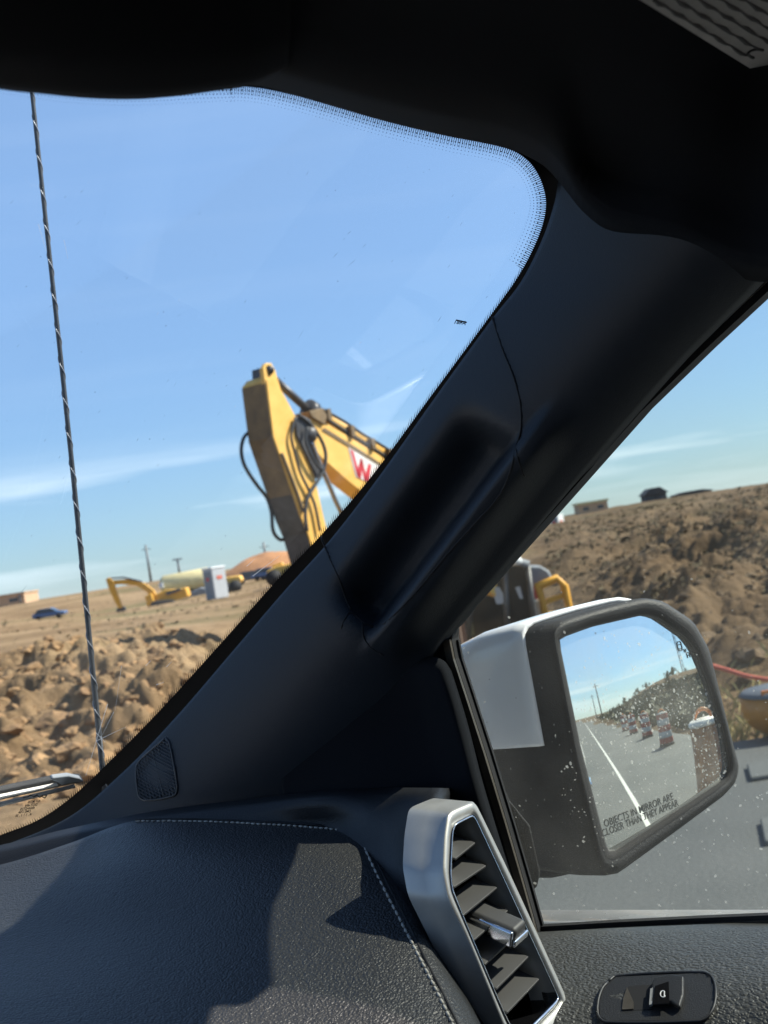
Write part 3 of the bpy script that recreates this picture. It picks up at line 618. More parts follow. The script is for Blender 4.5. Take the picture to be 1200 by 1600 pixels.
# cab seen through the side window: dark glass between black posts
def cp_(px, py, d=30.0): return W(px, py, d)
cq = [(690, 1015), (716, 915), (752, 888), (805, 879), (824, 884), (838, 990), (836, 1020)]
cb = MB().prism([cp_(*p) for p in cq], fw0 * 1.5).build('cab', M_['tint'], ex); bevel(cb, .06, 2)
for a, b in (((738, 900), (730, 1015)), ((788, 883), (794, 1015)), ((824, 885), (838, 1000))):
    MB().tube([cp_(*a, 29.98), cp_(*b, 29.98)], .07, 8).build('cab_post', M_['steel'], cb, True)
MB().tube([cp_(750, 887, 29.95), cp_(805, 877, 29.95), cp_(826, 883, 29.95)], .09, 8).build('cab_roof', M_['greyp'], cb, True)
# reflections in the cab glass, painted as small pale patches on it
for poly, m in (([(768, 918), (780, 917), (788, 932), (786, 943), (776, 944), (771, 930)], 'potty'), ([(805, 918), (812, 916), (817, 936), (812, 935)], 'potty'), ([(732, 975), (738, 972), (742, 990), (735, 996)], 'leaf2'), ([(724, 985), (731, 984), (735, 1004), (728, 1003)], 'potty')):
    MB().prism([cp_(*p, 29.97) for p in poly], fw0 * -.03).build('reflection_patch', M_[m], cb)
MB().lathe([(.02, 0), (.13, .02), (.15, .10), (.10, .2), (.02, .22)], cp_(806, 884, 29.9)).build('beacon', M_['pottyw'], cb, True)
# blue-grey cover, white flank and the orange guard frame
o = MB().prism([cp_(*p, 30.6) for p in [(822, 884), (845, 884), (858, 892), (864, 905), (840, 915), (838, 970), (826, 970)]], fw0 * 1.2).build('rear_cover', M_['greyp'], ex); bevel(o, .06)
MB().prism([cp_(*p, 30.55) for p in [(830, 915), (840, 918), (847, 930), (838, 937), (833, 930)]], fw0 * -.03).build('warning_mark', M_['red'], o)
MB().prism([cp_(*p, 30.55) for p in [(836, 940), (849, 935), (852, 990), (838, 990)]], fw0 * -.05).build('flank_plate', M_['pottyw'], o)
gpts = [(854, 985), (848, 940), (839, 915), (870, 903), (883, 916), (889, 948), (892, 985)]
gf = MB().tube([cp_(*p, 30.3) for p in gpts], .075, 8).build('guard_frame', M_['safety'], ex, True)
for poly in ([(839, 914), (869, 902), (873, 909), (847, 921)], [(853, 936), (880, 926), (882, 934), (855, 944)], [(858, 966), (886, 956), (887, 964), (859, 974)], [(873, 905), (882, 915), (890, 950), (885, 952), (876, 920)], [(840, 916), (848, 920), (861, 975), (853, 977)]):
    MB().prism([cp_(*p, 30.3) for p in poly], fw0 * .10).build('guard_bar', M_['safety'], gf)

# ------------------------------------------------------------------ far things on the left
def far_empty(name, px, py, D, label, cat, group=None):
    p = W(px, py, D); return empty(name, (p[0], p[1], G(p[0], p[1])), label, cat, group)
def fpm(name, polys, D, dep, m, parent, bev=0, kind=None):
    mb = MB()
    for poly in polys: mb.prism([W(x, y, D) for x, y in poly], fw0 * dep)
    o = mb.build(name, M_[m], parent)
    return bevel(o, bev) if bev else o
e2 = far_empty('excavator', 262, 945, 140, 'small distant yellow excavator reaching left, beside the grey toilet cabin', 'excavator')
fpm('stick', [[(165, 905), (170, 902), (177, 908), (184, 930), (192, 950), (186, 953), (178, 938), (169, 918)]], 140, .5, 'yellow2', e2, .05)
fpm('boom', [[(174, 907), (200, 905), (225, 911), (240, 922), (248, 940), (238, 941), (229, 925), (213, 915), (190, 913), (176, 914)]], 140.2, .6, 'yellow2', e2, .05)
fpm('cylinder_rod', [[(168, 903), (193, 901), (222, 908), (222, 910), (193, 903.5), (168, 905)]], 140.1, .2, 'steel', e2)
fpm('bucket', [[(183, 950), (193, 948), (196, 956), (188, 960), (181, 956)]], 140, .9, 'steel', e2, .05)
fpm('cab', [[(226, 932), (236, 927), (242, 944), (230, 948)]], 139.5, 1.2, 'yellow2', e2, .08)
fpm('deck', [[(240, 930), (258, 922), (280, 920), (290, 918), (294, 932), (270, 939), (252, 945), (242, 944)]], 140, 2.4, 'yellow2', e2, .1)
fpm('window', [[(258, 926), (280, 919), (284, 922), (262, 930)]], 139.7, .3, 'carglass', e2)
fpm('track', [[(234, 944), (240, 939), (268, 937), (275, 941), (270, 947), (240, 951)]], 139.4, .7, 'steel', e2, .1)
tk = far_empty('tank_trailer', 300, 935, 150, 'long cream tank trailer parked behind the distant excavator', 'trailer')
MB().tube([W(252, 916, 150), W(258, 915, 150), W(326, 902, 150), W(334, 900.5, 150)], [.75, 1.05, 1.05, .8], 18).build('tank', M_['cream'], tk, True)
for i, x in enumerate((268, 285, 302, 318)):
    MB().tube([W(x, 916.5 - (x - 252) * .19 + 2, 150), W(x + .8, 916.3 - (x - 252) * .19 + 2, 150)], 1.09, 18).build('band', M_['cream'], tk, True)
fpm('front_lamp', [[(248, 912), (254, 910), (255, 918), (249, 919)]], 148.6, .3, 'pottyw', tk)
fpm('chassis', [[(258, 928), (334, 912), (336, 918), (260, 934)]], 149.6, 1.6, 'steel', tk)
for x in (290, 300, 322):
    MB().tube([W(x, 932 - (x - 290) * .15, 149), W(x + .1, 932 - (x - 290) * .15, 149.6)], .5, 14).build('wheel', M_['rubber'], tk, True)
fpm('hatch', [[(286, 903), (300, 899), (301, 903), (287, 907)]], 150, 1.2, 'steel', tk)
fpm('cab', [[(296, 926), (312, 918), (326, 920), (328, 938), (298, 944)]], 146, 2, 'greyp', tk, .1)
def potty(px, py, D, label, rz, m1='greyp', m2='potty'):
    p = W(px, py, D); b = np.array([p[0], p[1], G(p[0], p[1])])
    t = empty('portable_toilet', b, label, 'toilet cabin', 'portable toilets on the site')
    c, s = math.cos(rz), math.sin(rz); ax = [rt0 * c + fw0 * s, -rt0 * s + fw0 * c, zz]
    o = MB().box(b + zz * 1.08, (1.15, 1.15, 2.1), ax).build('cabin', M_[m2], t); bevel(o, .05)
    r = MB().prism([b + zz * 2.13 + ax[0] * x + ax[1] * y for x, y in ((-.62, -.62), (.62, -.62), (.62, .62), (-.62, .62))], zz * .14).build('roof', M_['pottyw'], t); bevel(r, .10, 3)
    d = MB().box(b + zz * 1.05 - ax[0] * .59, (.03, .85, 1.85), ax).build('door', M_[m1], t)
    MB().box(b + zz * 1.45 - ax[0] * .61, (.02, .3, .25), ax).build('sign', M_['red'], d)
    MB().box(b + zz * 1.5 - ax[1] * .59, (.45, .02, .25), ax).build('sign', M_['tape'], t)
    return t
potty(341, 939, 103, 'grey portable toilet with white roof right of the distant excavator', R(42))
potty(874, 838, 165, 'pale portable toilet standing far off near the ridge right of the pillar', R(50), 'greyp', 'pottyw')
dm = far_empty('dump_truck', 366, 918, 125, 'small yellow dump truck just right of the grey toilet cabin', 'truck')
fpm('bed', [[(352, 902), (374, 899), (378, 906), (372, 914), (354, 915)]], 125, 2, 'yellow', dm, .1)
fpm('cab', [[(346, 905), (353, 903), (354, 918), (347, 920)]], 125, 1.8, 'yellow', dm, .1)
for x in (352, 368): MB().tube([W(x, 919 - (x - 352) * .16, 124.5), W(x + .1, 919 - (x - 352) * .16, 125.2)], .55, 14).build('wheel', M_['rubber'], dm, True)
ld = far_empty('wheel_loader', 425, 905, 105, 'yellow machine half hidden behind the pillar, at the foot of the orange mound', 'loader')
fpm('body', [[(416, 893), (432, 884), (470, 878), (475, 900), (430, 905), (417, 900)]], 105, 2, 'yellow', ld, .1)
fpm('hood', [[(424, 884), (440, 878), (444, 886), (428, 890)]], 105.2, 1.5, 'yellow2', ld, .08)
for x in (428, 456): MB().tube([W(x, 903 - (x - 428) * .16, 104.4), W(x + .1, 903 - (x - 428) * .16, 105.2)], .6, 14).build('wheel', M_['rubber'], ld, True)
def car(px, py, D, label, m, s=1.0):
    t = far_empty('parked_car', px, py, D, label, 'car', 'cars parked on the site'); b = org(t)
    k = lambda x, z: b + rt0 * x * s + zz * z * s
    o = MB().prism([k(-2.2, .35), k(2.2, .35), k(2.25, .8), k(1.3, .95), k(-2.1, 1.0), k(-2.25, .8)], fw0 * 1.75).build('body', M_[m], t); bevel(o, .08)
    o = MB().prism([k(-1.9, .97), k(1.2, .95), k(.5, 1.45), k(-1.4, 1.48)], fw0 * 1.5).build('cabin', M_['carglass'], t); bevel(o, .06)
    MB().prism([k(-1.3, 1.47), k(.45, 1.44), k(.4, 1.52), k(-1.2, 1.54)], fw0 * 1.5).build('roof', M_[m], t)
    for x in (-1.4, 1.4): MB().tube([k(x, .34) - fw0 * .03, k(x, .34) + fw0 * .25], .34 * s, 14).build('wheel', M_['rubber'], t, True)
car(393, 894, 150, 'dark car parked below the orange mound, left one of the pair', 'cardark', .8)
car(417, 889, 150, 'dark blue car with pale front beside the pillar, below the orange mound', 'carblue', .8)
car(77, 972, 150, 'blue car parked alone on the left of the dirt field', 'carblue', .75)
for px, py0, py1, D, lab in ((236, 908, 850, 260, 'tall thin utility pole above the cream tank trailer'), (281, 899, 872, 260, 'short utility pole with a lamp head right of the tall pole'),
                             (33, 948, 926, 300, 'faint utility pole at the far left beside the tan building'), (417, 882, 846, 240, 'thin pole standing behind the orange mound')):
    a = W(px, py0, D); b = np.array([a[0], a[1], min(G(a[0], a[1]), a[2])]); tp = b + zz * (W(px, py1, D)[2] - b[2])
    t = empty('utility_pole', b, lab, 'pole', 'utility poles along the skyline')
    MB().tube([b, tp], [.24, .17], 8).build('shaft', M_['mast'], t, True)
    if 'lamp' in lab:
        for s_ in (-1, 1): MB().box(tp + rt0 * .5 * s_ - zz * .15, (.7, .4, .25), [rt0, fw0, zz]).build('lamp_head', M_['greyp'], t)
    else: MB().box(tp - zz * .8, (1.6, .12, .12), [rt0, fw0, zz]).build('crossarm', M_['pole'], t)
def building(name, px, py, D, wd, dp, ht, label, wm, rm, roofh=.0, n=3):
    a = W(px, py, D); b = np.array([a[0], a[1], G(a[0], a[1]) - .2]); t = empty(name, b, label, 'building'); AXX = [rt0, fw0, zz]
    MB().box(b + fw0 * dp / 2 + zz * ht / 2, (wd, dp, ht), AXX).build('wall', M_[wm], t)
    if roofh: 
        o = MB().prism([b + zz * ht + rt0 * x + zz * h - fw0 * .3 for x, h in ((-wd / 2 - .4, 0), (wd / 2 + .4, 0), (wd * .22, roofh), (-wd * .22, roofh))], fw0 * (dp + .6)).build('roof', M_[rm], t)
    else: MB().box(b + fw0 * dp / 2 + zz * (ht + .15), (wd + .4, dp + .4, .3), AXX).build('roof', M_[rm], t)
    for i in range(n): 
        x = (i + .5) / n - .5; f = MB().box(b + rt0 * x * wd + zz * ht * .55, (wd / n * .4, .08, ht * .3), AXX).build('window', M_['carglass'], t)
    return t
building('warehouse', 6, 952, 300, 9, 12, 2.4, 'low tan building at the far left of the skyline', 'tan', 'tan', 0, 2)
building('house', 1028, 790, 230, 3.2, 5, 1.3, 'small dark gabled house on the ridge right of the pillar', 'roofm', 'roofm', 1.0, 2)
building('barn', 1086, 779, 230, 5.6, 5, .5, 'long low dark roofed barn on the ridge, right of the small house', 'roofm', 'roofm', .35, 3)
building('shed', 930, 812, 210, 4.2, 5, 1.5, 'pale tan shed on the ridge left of the dark house', 'tan', 'cream', 0, 2)
# orange heap of soil behind the parked cars
mb = MB(); c0 = W(425, 884, 170); nm = 26; vv = []; ff = []
for i in range(nm):
    for j in range(nm):
        u, v = i / (nm - 1) * 2 - 1, j / (nm - 1) * 2 - 1; x = c0[0] + rt0[0] * u * 6.5 + fw0[0] * v * 5; y = c0[1] + rt0[1] * u * 6.5 + fw0[1] * v * 5
        r_ = max(0, 1 - (u * u + v * v)); vv.append((x, y, c0[2] - 1.0 + 2.5 * r_ ** .8 + .35 * r_ * float(fbm(np.array([x * .5]), np.array([y * .5]), 3, 91)[0])))
        if i and j: k = i * nm + j; ff.append((k, k - 1, k - nm - 1, k - nm))
M_['redsoil'] = mat('orange subsoil', (.42, .20, .085), .95, var=.18, vscale=.6, bump=.5, bscale=3)
tag(obj('soil_mound', vv, ff, M_['redsoil'], None, True), 'orange soil mound on the skyline where the excavator arm meets the pillar', 'mound')

# ------------------------------------------------------------------ right of the mirror
tp = W(1242, 1136, 9.75); tb = np.array([tp[0], tp[1], .0])
M_['tubo'] = mat('weathered orange tub', (.50, .19, .02), .5, var=.15, vscale=4); M_['tubl'] = mat('grey tub rim', (.10, .11, .125), .6, var=.15, vscale=6)
ot = empty('orange_tub', tb, 'round orange tub with grey rim standing at the right edge of the asphalt', 'tub')
MB().lathe([(.12, .01), (.20, .015), (.29, .08), (.33, .17), (.325, .27)], tb, zz, 28).build('tub', M_['tubo'], ot, True)
MB().lathe([(.325, .272), (.333, .28), (.30, .305), (.16, .32), (.02, .322)], tb, zz, 28).build('rim', M_['tubl'], ot, True)
MB().tube([tb + np.array([0, 0, -.02]), tb + np.array([0, 0, .03])], [.20, .16], 18).build('foot', M_['rubber'], ot, True)
MB().box(tb - rt0 * .18 - fw0 * .20 + zz * .312, (.10, .02, .03), [rt0, fw0, zz]).build('tag_plate', M_['orange'], ot)
p = [W(x, y, d) for x, y, d in ((1040, 1018, 11.6), (1112, 1040, 11.4), (1140, 1048, 11.3), (1165, 1056, 11.2), (1200, 1062, 11.1), (1260, 1072, 10.9))]
P3 = []
for q in spline(p, 24): P3.append(q)
tag(MB().tube(P3, .017, 10).build('red_hose', M_['tape'], None, True), 'red hose sagging across the dirt at the right edge, above the orange tub', 'hose')
# two stakes carry the hose
for i, (x, y, dd) in enumerate(((1040, 1018, 11.6), (1260, 1072, 10.9))):
    q = W(x, y, dd); z0 = G(q[0], q[1]); tag(MB().tube([(q[0], q[1], z0 - .1), (q[0], q[1], q[2] + .05)], .02, 8).build('stake', M_['pole'], None, True), ('wooden stake behind the mirror holding up the red hose', 'wooden stake right of the frame holding up the red hose')[i], 'stake')
# unseen steel trench box, added behind the pillar to cast shadow on the dirt
TB = np.array([*W(668, 1130, 12.6)[:2], 0]); TB[2] = G(TB[0], TB[1]) - .1; tbx = empty('shade_box', TB, 'unseen trench box added behind the pillar to shade the dirt at lower left', 'trench box')
for s_ in (-1, 1):
    hgt = (2.4 if s_ > 0 else 2.0) - TB[2] - .1; o = MB().box(TB + rt0 * .36 * s_ + fw0 * 1.3 + zz * (hgt / 2 + .1), (.10, 2.6, hgt), [rt0, fw0, zz]).build('side_plate', M_['rust'], tbx); bevel(o, .015)
    for k in range(4): MB().box(TB + rt0 * (.36 + .07) * s_ + fw0 * (.2 + k * .73) + zz * 1.2, (.05, .08, 2.1), [rt0, fw0, zz]).build('rib', M_['rust'], o)
for f_ in (.15, 2.45):
    for z_ in (.6, 1.7): MB().tube([TB - rt0 * .36 + fw0 * f_ + zz * z_, TB + rt0 * .36 + fw0 * f_ + zz * z_], .07, 12).build('spreader', M_['rust'], tbx, True)
# grey slabs lying by the edge of the frame
for i, (poly, lab) in enumerate((([(1166, 1193), (1172, 1214), (1260, 1200), (1255, 1172)], 'small grey slab on the asphalt at the right edge, upper one of two'),
                                 ([(1187, 1278), (1194, 1313), (1290, 1300), (1280, 1262)], 'small grey slab on the asphalt at the right edge, lower one of two'))):
    P = [onplane(x, y, (0, 0, .03), zz) for x, y in poly]
    o = MB().prism(P, -zz * .03).build('concrete_slab', M_['concrete'], None); bevel(o, .012, 3); tag(o, lab, 'slab', 'grey slabs by the road')

# ------------------------------------------------------------------ what the side mirror shows behind the truck
M_['dredband'] = mat('dusty red band', (.40, .07, .045), .7, var=.25, vscale=7); M_['drefl'] = mat('dusty pale band', (.50, .48, .44), .7, var=.2, vscale=7)
def traffic_drum():
    t = empty('traffic_drum', (0, 0, 0)); q = np.zeros(3)
    MB().lathe([(.30, 0), (.31, .04), (.30, .07), (.27, .08)], q, zz, 24).build('rubber_base', M_['rubber'], t, True)
    zs = [(.285, .08, .24, 'dredband'), (.275, .24, .42, 'drefl'), (.262, .42, .60, 'dredband'), (.25, .60, .78, 'drefl'), (.238, .78, .93, 'dredband')]
    for r_, z0, z1, m in zs:
        MB().lathe([(r_ - .006, z0), (r_, z0 + .015), (r_ - .008, z1 - .015), (r_ - .014, z1)], q, zz, 24).build('band', M_[m], t, True)
    MB().lathe([(.224, .93), (.215, .96), (.10, .975), (.02, .975)], q, zz, 24).build('top', M_['drefl'], t, True)
    MB().tube([np.array([.13 * math.cos(a), 0, .96 + .10 * math.sin(a)]) for a in np.linspace(0, math.pi, 12)], .02, 8).build('handle', M_['orange'], t, True)
    return t
d0 = traffic_drum()
for i, (x, y, lab) in enumerate(((4.15, -14.3, 'red and white traffic drum in the mirror, nearest of the striped row'), (4.3, -20.0, 'striped traffic drum in the mirror, second of the row behind the truck'),
                                 (4.25, -25.5, 'striped traffic drum in the mirror, third of the row behind the truck'), (4.3, -31, 'striped traffic drum in the mirror, farthest of the row'))):
    t = d0 if i == 0 else copy_tree(d0); t.location = (x, y, .0); t.rotation_euler.z = i * .7; tag(t, lab, 'traffic drum', 'striped traffic drums behind the truck')
nd = np.array([3.22, -5.75, 0.0]); t = empty('orange_barrel', nd, 'muddy orange barrel with a pale lid and hoop handle, filling the mirror\'s right edge', 'barrel')
M_['mud'] = mat('muddy orange plastic', (.20, .075, .03), .7, col2=(.42, .16, .05), vscale=9, detail=10)
MB().lathe([(.34, 0), (.34, .05), (.31, .08), (.305, .45), (.30, .47), (.295, .92)], nd, zz, 32).build('barrel_body', M_['mud'], t, True)
MB().lathe([(.297, .90), (.31, .925), (.30, .96), (.26, .985), (.02, .99)], nd, zz, 32).build('lid', M_['decal'], t, True)
MB().tube([nd + np.array([.17 * math.cos(a) * .8, .17 * math.cos(a) * .6, .97 + .14 * math.sin(a)]) for a in np.linspace(0, math.pi, 14)], .026, 8).build('handle', M_['orange'], t, True)
def tree_mesh(seed, h, m):
    rg = random.Random(seed); mb = MB()
    for k in range(9):
        cx, cy, cz = rg.gauss(0, .34 * h), rg.gauss(0, .34 * h), rg.uniform(.15, .8) * h; rr_ = rg.uniform(.16, .28) * h
        for q in range(62):
            v = np.array([rg.gauss(0, 1), rg.gauss(0, 1), rg.gauss(0, .9)]); v *= rr_ * rg.random() ** .4 / np.linalg.norm(v); c = np.array([cx, cy, cz]) + v
            a = np.array([rg.gauss(0, 1), rg.gauss(0, 1), rg.gauss(0, 1)]); a /= np.linalg.norm(a); b = np.cross(a, v); b /= np.linalg.norm(b) + 1e-9; s = rg.uniform(.04, .075) * h
            mb.add([c - a * s, c + b * s * .7, c + a * s, c - b * s * .7], [(0, 1, 2, 3)])
    tr = MB(); tr.tube([(0, 0, -.3), (0.03 * h, 0, .3 * h), (0, .03 * h, .65 * h)], [.03 * h, .022 * h, .008 * h], 7)
    for k in range(5):
        a = rg.random() * 6.3; tr.tube([(.02 * h, 0, (.25 + .08 * k) * h), (.2 * h * math.cos(a), .2 * h * math.sin(a), (.5 + .08 * k) * h)], [.012 * h, .004 * h], 5)
    t = empty('tree', (0, 0, 0)); tr.build('trunk', M_['bark'], t, True); mb.build('crown', M_[m], t); return t
protos = [tree_mesh(1, 2.0, 'leaf2'), tree_mesh(2, 1.6, 'leaf2'), tree_mesh(3, 2.4, 'leaf')]; rg = random.Random(21); used = [False] * 3
for i in range(22):
    az = R(rg.uniform(157, 176)); d = rg.uniform(110, 190); x, y = 1.1 + d * math.sin(az), .5 + d * math.cos(az)
    if x < 8: x = 8 + rg.random() * 4
    k = i % 3; o = protos[k] if not used[k] else copy_tree(protos[k]); used[k] = True
    o.location = (x, y, G(x, y)); o.rotation_euler.z = rg.random() * 6.3; s = rg.uniform(.7, 1.15); o.scale = (s, s, s)
    tag(o, 'low scrubby tree on the hillside reflected in the side mirror', 'tree', 'scrubby trees on the hill behind the truck')
M_['brush'] = mat('grey green brush', (.075, .075, .04), .9, col2=(.16, .145, .08), vscale=.5)
gm = MB(); n = 6000; rs_ = np.random.default_rng(4); az = np.radians(rs_.uniform(152, 178.5, n)); d = np.exp(rs_.uniform(math.log(18), math.log(120), n)); x = 1.1 + d * np.sin(az); y = d * np.cos(az)
ok = x > road_edge(y) + .5; x, y, d = x[ok], y[ok], d[ok]; z = ground_z(x, y)
for i in range(len(x)):
    s = random.uniform(.18, .6) * min(1.7, d[i] / 40 + .35)
    for q in range(4):
        v = np.array([random.gauss(0, .5) * s, random.gauss(0, .5) * s, random.uniform(.1, .9) * s]) + np.array([x[i], y[i], z[i]]); a = np.array([random.gauss(0, 1), random.gauss(0, 1), random.gauss(0, .7)]) * s * .28; b = np.array([random.gauss(0, 1), random.gauss(0, 1), random.gauss(0, 1)]) * s * .2
        gm.add([v - a, v + b, v + a, v - b], [(0, 1, 2, 3)])
tag(gm.build('brush', M_['brush'], None, False, 'stuff'), 'dry brush covering the hillside behind the truck', 'brush', None, 'stuff')
# lattice mast and roadside poles
mx = 1.1 + 170 * math.sin(R(164.0)); my = .5 + 170 * math.cos(R(164.0)); mz = G(mx, my); t = empty('lattice_mast', (mx, my, mz), 'tall lattice mast on the hill in the upper right of the mirror', 'mast'); H_ = 21; cs = [(math.cos(a), math.sin(a)) for a in (0, 2.09, 4.19)]
for (a, b) in cs: MB().tube([(mx + a * .8, my + b * .8, mz - .5), (mx + a * .25, my + b * .25, mz + H_)], .09, 6).build('mast_leg', M_['mast'], t, True)
for k in range(14):
    z0, z1 = mz + k * H_ / 14, mz + (k + 1) * H_ / 14; r0, r1_ = .8 - .55 * k / 14, .8 - .55 * (k + 1) / 14; mb = MB()
    for q in range(3): mb.tube([(mx + cs[q][0] * r0, my + cs[q][1] * r0, z0), (mx + cs[(q + 1) % 3][0] * r1_, my + cs[(q + 1) % 3][1] * r1_, z1)], .05, 5)
    mb.build('brace', M_['mast'], t)
MB().box((mx, my, mz + H_ + .6), (.5, .5, 1.4)).build('antenna_head', M_['mast'], t)
for i, (x, y, h, lab) in enumerate(((5.9, -95, 6.5, 'roadside pole at the far left of the mirror, nearest of two'), (6.6, -150, 7, 'far roadside pole at the left of the mirror'))):
    z0 = G(x, y); t = empty('roadside_pole', (x, y, z0), lab, 'pole', 'roadside poles behind the truck')
    MB().tube([(x, y, z0 - .3), (x, y, z0 + h)], [.16, .11], 8).build('shaft', M_['pole'], t, True); MB().box((x, y, z0 + h - .5), (1.3, .1, .1)).build('crossarm', M_['pole'], t)

# ------------------------------------------------------------------ the pickup truck the photograph is taken from
TR = np.array([0.0, 0.0, 0.0])
truck = empty('pickup_truck', TR, 'pickup truck seen from its own cab: pillar, dashboard, vent, door and white side mirror', 'pickup truck')
def hor(px): return 850 - (px - 600) * math.tan(ROLL)
# windshield plane
WA, WB = W(-40, 1335, 1.70), W(862, 285, 1.19)
WN = np.cross(WB - WA, np.array([-1, .10, 0])); WN /= np.linalg.norm(WN)
if np.dot(WN, CAM - WA) < 0: WN = -WN                       # points into the cab
def ws(px, py, off=0.0): return onplane(px, py, WA + WN * off, WN)
def wsD(px, py): return depthplane(px, py, WA, WN)
EDGE = [(-60, 1328), (0, 1305), (60, 1281), (110, 1247), (160, 1201), (250, 1110), (350, 1000), (430, 910), (500, 838), (580, 745), (680, 610), (770, 488), (812, 428), (842, 368), (853, 322), (846, 284), (826, 252), (795, 232),
        (700, 211), (600, 187), (500, 158), (450, 145), (400, 135), (340, 132), (200, 138), (100, 134), (0, 120), (-60, 110)]
wp = [(-300, 1400), (40, 1400), (330, 1090), (560, 880), (800, 560), (930, 330), (900, 200), (700, 120), (400, 50), (0, 0), (-300, -20)]
wo = MB().prism([ws(x, y, -.004) for x, y in wp], -WN * .005).build('windshield', M_['wind'], truck)
# black ceramic band round the glass
Es = spline(EDGE, 420)
def outward(i, Es=Es):
    t = Es[min(i + 1, len(Es) - 1)] - Es[max(i - 1, 0)]; n = np.array([-t[1], t[0]]); n /= np.linalg.norm(n) + 1e-9
    return n
V = []; Fc = []
for i, e in enumerate(Es):
    n = outward(i); V += [ws(e[0], e[1], .0), ws(e[0] + n[0] * 90, e[1] + n[1] * 90, .0)]
    if i: a = 2 * i; Fc.append((a - 2, a - 1, a + 1, a))
fb = obj('frit_band', V, Fc, M_['ink'], wo); solid(fb, .0012, 1)
# its comb of fine teeth and fading rows of dots
mb = MB(); L_ = np.concatenate([[0], np.cumsum(np.linalg.norm(np.diff(Es, axis=0), axis=1))]); s = 0
while s < L_[-1]:
    i = int(np.searchsorted(L_, s)); i = min(max(i, 1), len(Es) - 1); e = Es[i - 1] + (Es[i] - Es[i - 1]) * ((s - L_[i - 1]) / max(L_[i] - L_[i - 1], 1e-6)); n = outward(i)
    top = e[1] < 420; ln = 7 + 3 * random.random() if not top else 13 + 5 * min(1, (420 - e[1]) / 150)
    if 600 < e[1] <= 1330: ln = random.uniform(6.5, 10.5) * (1 if e[1] < 1000 else 1.15)
    d = -n if top else np.array([-.12, -1.0]); d = d / np.linalg.norm(d)
    if e[0] < 360 and e[1] < 300: d = np.array([.35, .93])
    if e[0] < 110 and e[1] > 1240: d = np.array([-.35, -.93]); ln *= .6
    t = np.array([-d[1], d[0]]); wd = 1.0
    mb.add([ws(*(e + t * wd - d * 3), .0012), ws(*(e - t * wd - d * 3), .0012), ws(*(e + d * ln), .0012)], [(0, 1, 2)])
    s += 4.0 if not top else 3.4
for k in range(4):
    s = 2.3 * (k % 2)
    while s < L_[-1]:
        i = min(max(int(np.searchsorted(L_, s)), 1), len(Es) - 1); e = Es[i]; n = outward(i); s += 3.6
        if e[1] > 420: continue
        c = e - n * (8 + 5.5 * k) if e[0] > 360 else e + np.array([.35, .93]) * (10 + 6 * k); r_ = 1.25 - .24 * k
        mb.add([ws(*(c + r_ * np.array([math.cos(a), math.sin(a)])), .0013) for a in np.arange(6) * math.pi / 3], [(0, 1, 2, 3, 4, 5)])
mb.build('frit_dots', M_['ink'], wo, False, 'stuff')
# bug streaks and scratches on the outside of the glass
mb = MB(); mb2 = MB(); rg = random.Random(3)
for i in range(150):
    x, y = rg.uniform(0, 820), rg.uniform(260, 1180)
    if x > 780 - (y - 480) * 1.12 and y > 400: continue
    a = R(rg.uniform(-62, -38)); ln = rg.uniform(2, 9) if rg.random() < .85 else rg.uniform(8, 20); wd = rg.uniform(.5, 1.3)
    d = np.array([math.cos(a), math.sin(a)]); t = np.array([-d[1], d[0]]); c = np.array([x, y])
    white = y > 1000 or rg.random() < .12
    (mb2 if white else mb).add([ws(*(c - d * ln / 2), -.0105), ws(*(c + t * wd / 2), -.0105), ws(*(c + d * ln / 2), -.0105), ws(*(c - t * wd / 2), -.0105)], [(0, 1, 2, 3)])
for i in range(60):
    x, y = rg.uniform(0, 820), rg.uniform(260, 1180); r_ = rg.uniform(.5, 1.3)
    if x > 780 - (y - 480) * 1.12 and y > 400: continue
    mb.add([ws(x + r_ * math.cos(a), y + r_ * math.sin(a), -.0105) for a in np.arange(6) * math.pi / 3], [(0, 1, 2, 3, 4, 5)])
for a, b, wd in [((168, 1100), (134, 1212), 1.6), ((150, 1158), (196, 1136), 1.4), ((158, 1150), (162, 1185), 2), ((178, 1112), (160, 1148), .9), ((190, 1040), (180, 1110), .8), ((150, 1145), (165, 1160), 1.5),
                ((228, 1040), (236, 1032), 1.5), ((260, 1042), (268, 1034), 1.5), ((244, 1070), (256, 1066), 1.5), ((60, 350), (72, 392), 2.2), ((100, 375), (106, 404), 1.6), ((395, 900), (437, 868), 1.8), ((385, 885), (400, 872), 1.2)]:
    a, b = np.array(a, float), np.array(b, float); d = (b - a) / np.linalg.norm(b - a); t = np.array([-d[1], d[0]]) * wd / 2
    mb2.add([ws(*(a - t), -.0106), ws(*(b - t * .4), -.0106), ws(*(b + t * .4), -.0106), ws(*(a + t), -.0106)], [(0, 1, 2, 3)])
mb.build('bug_streaks', M_['streak'], wo, False, 'stuff'); mb2.build('scratches', M_['scratch'], wo, False, 'stuff')
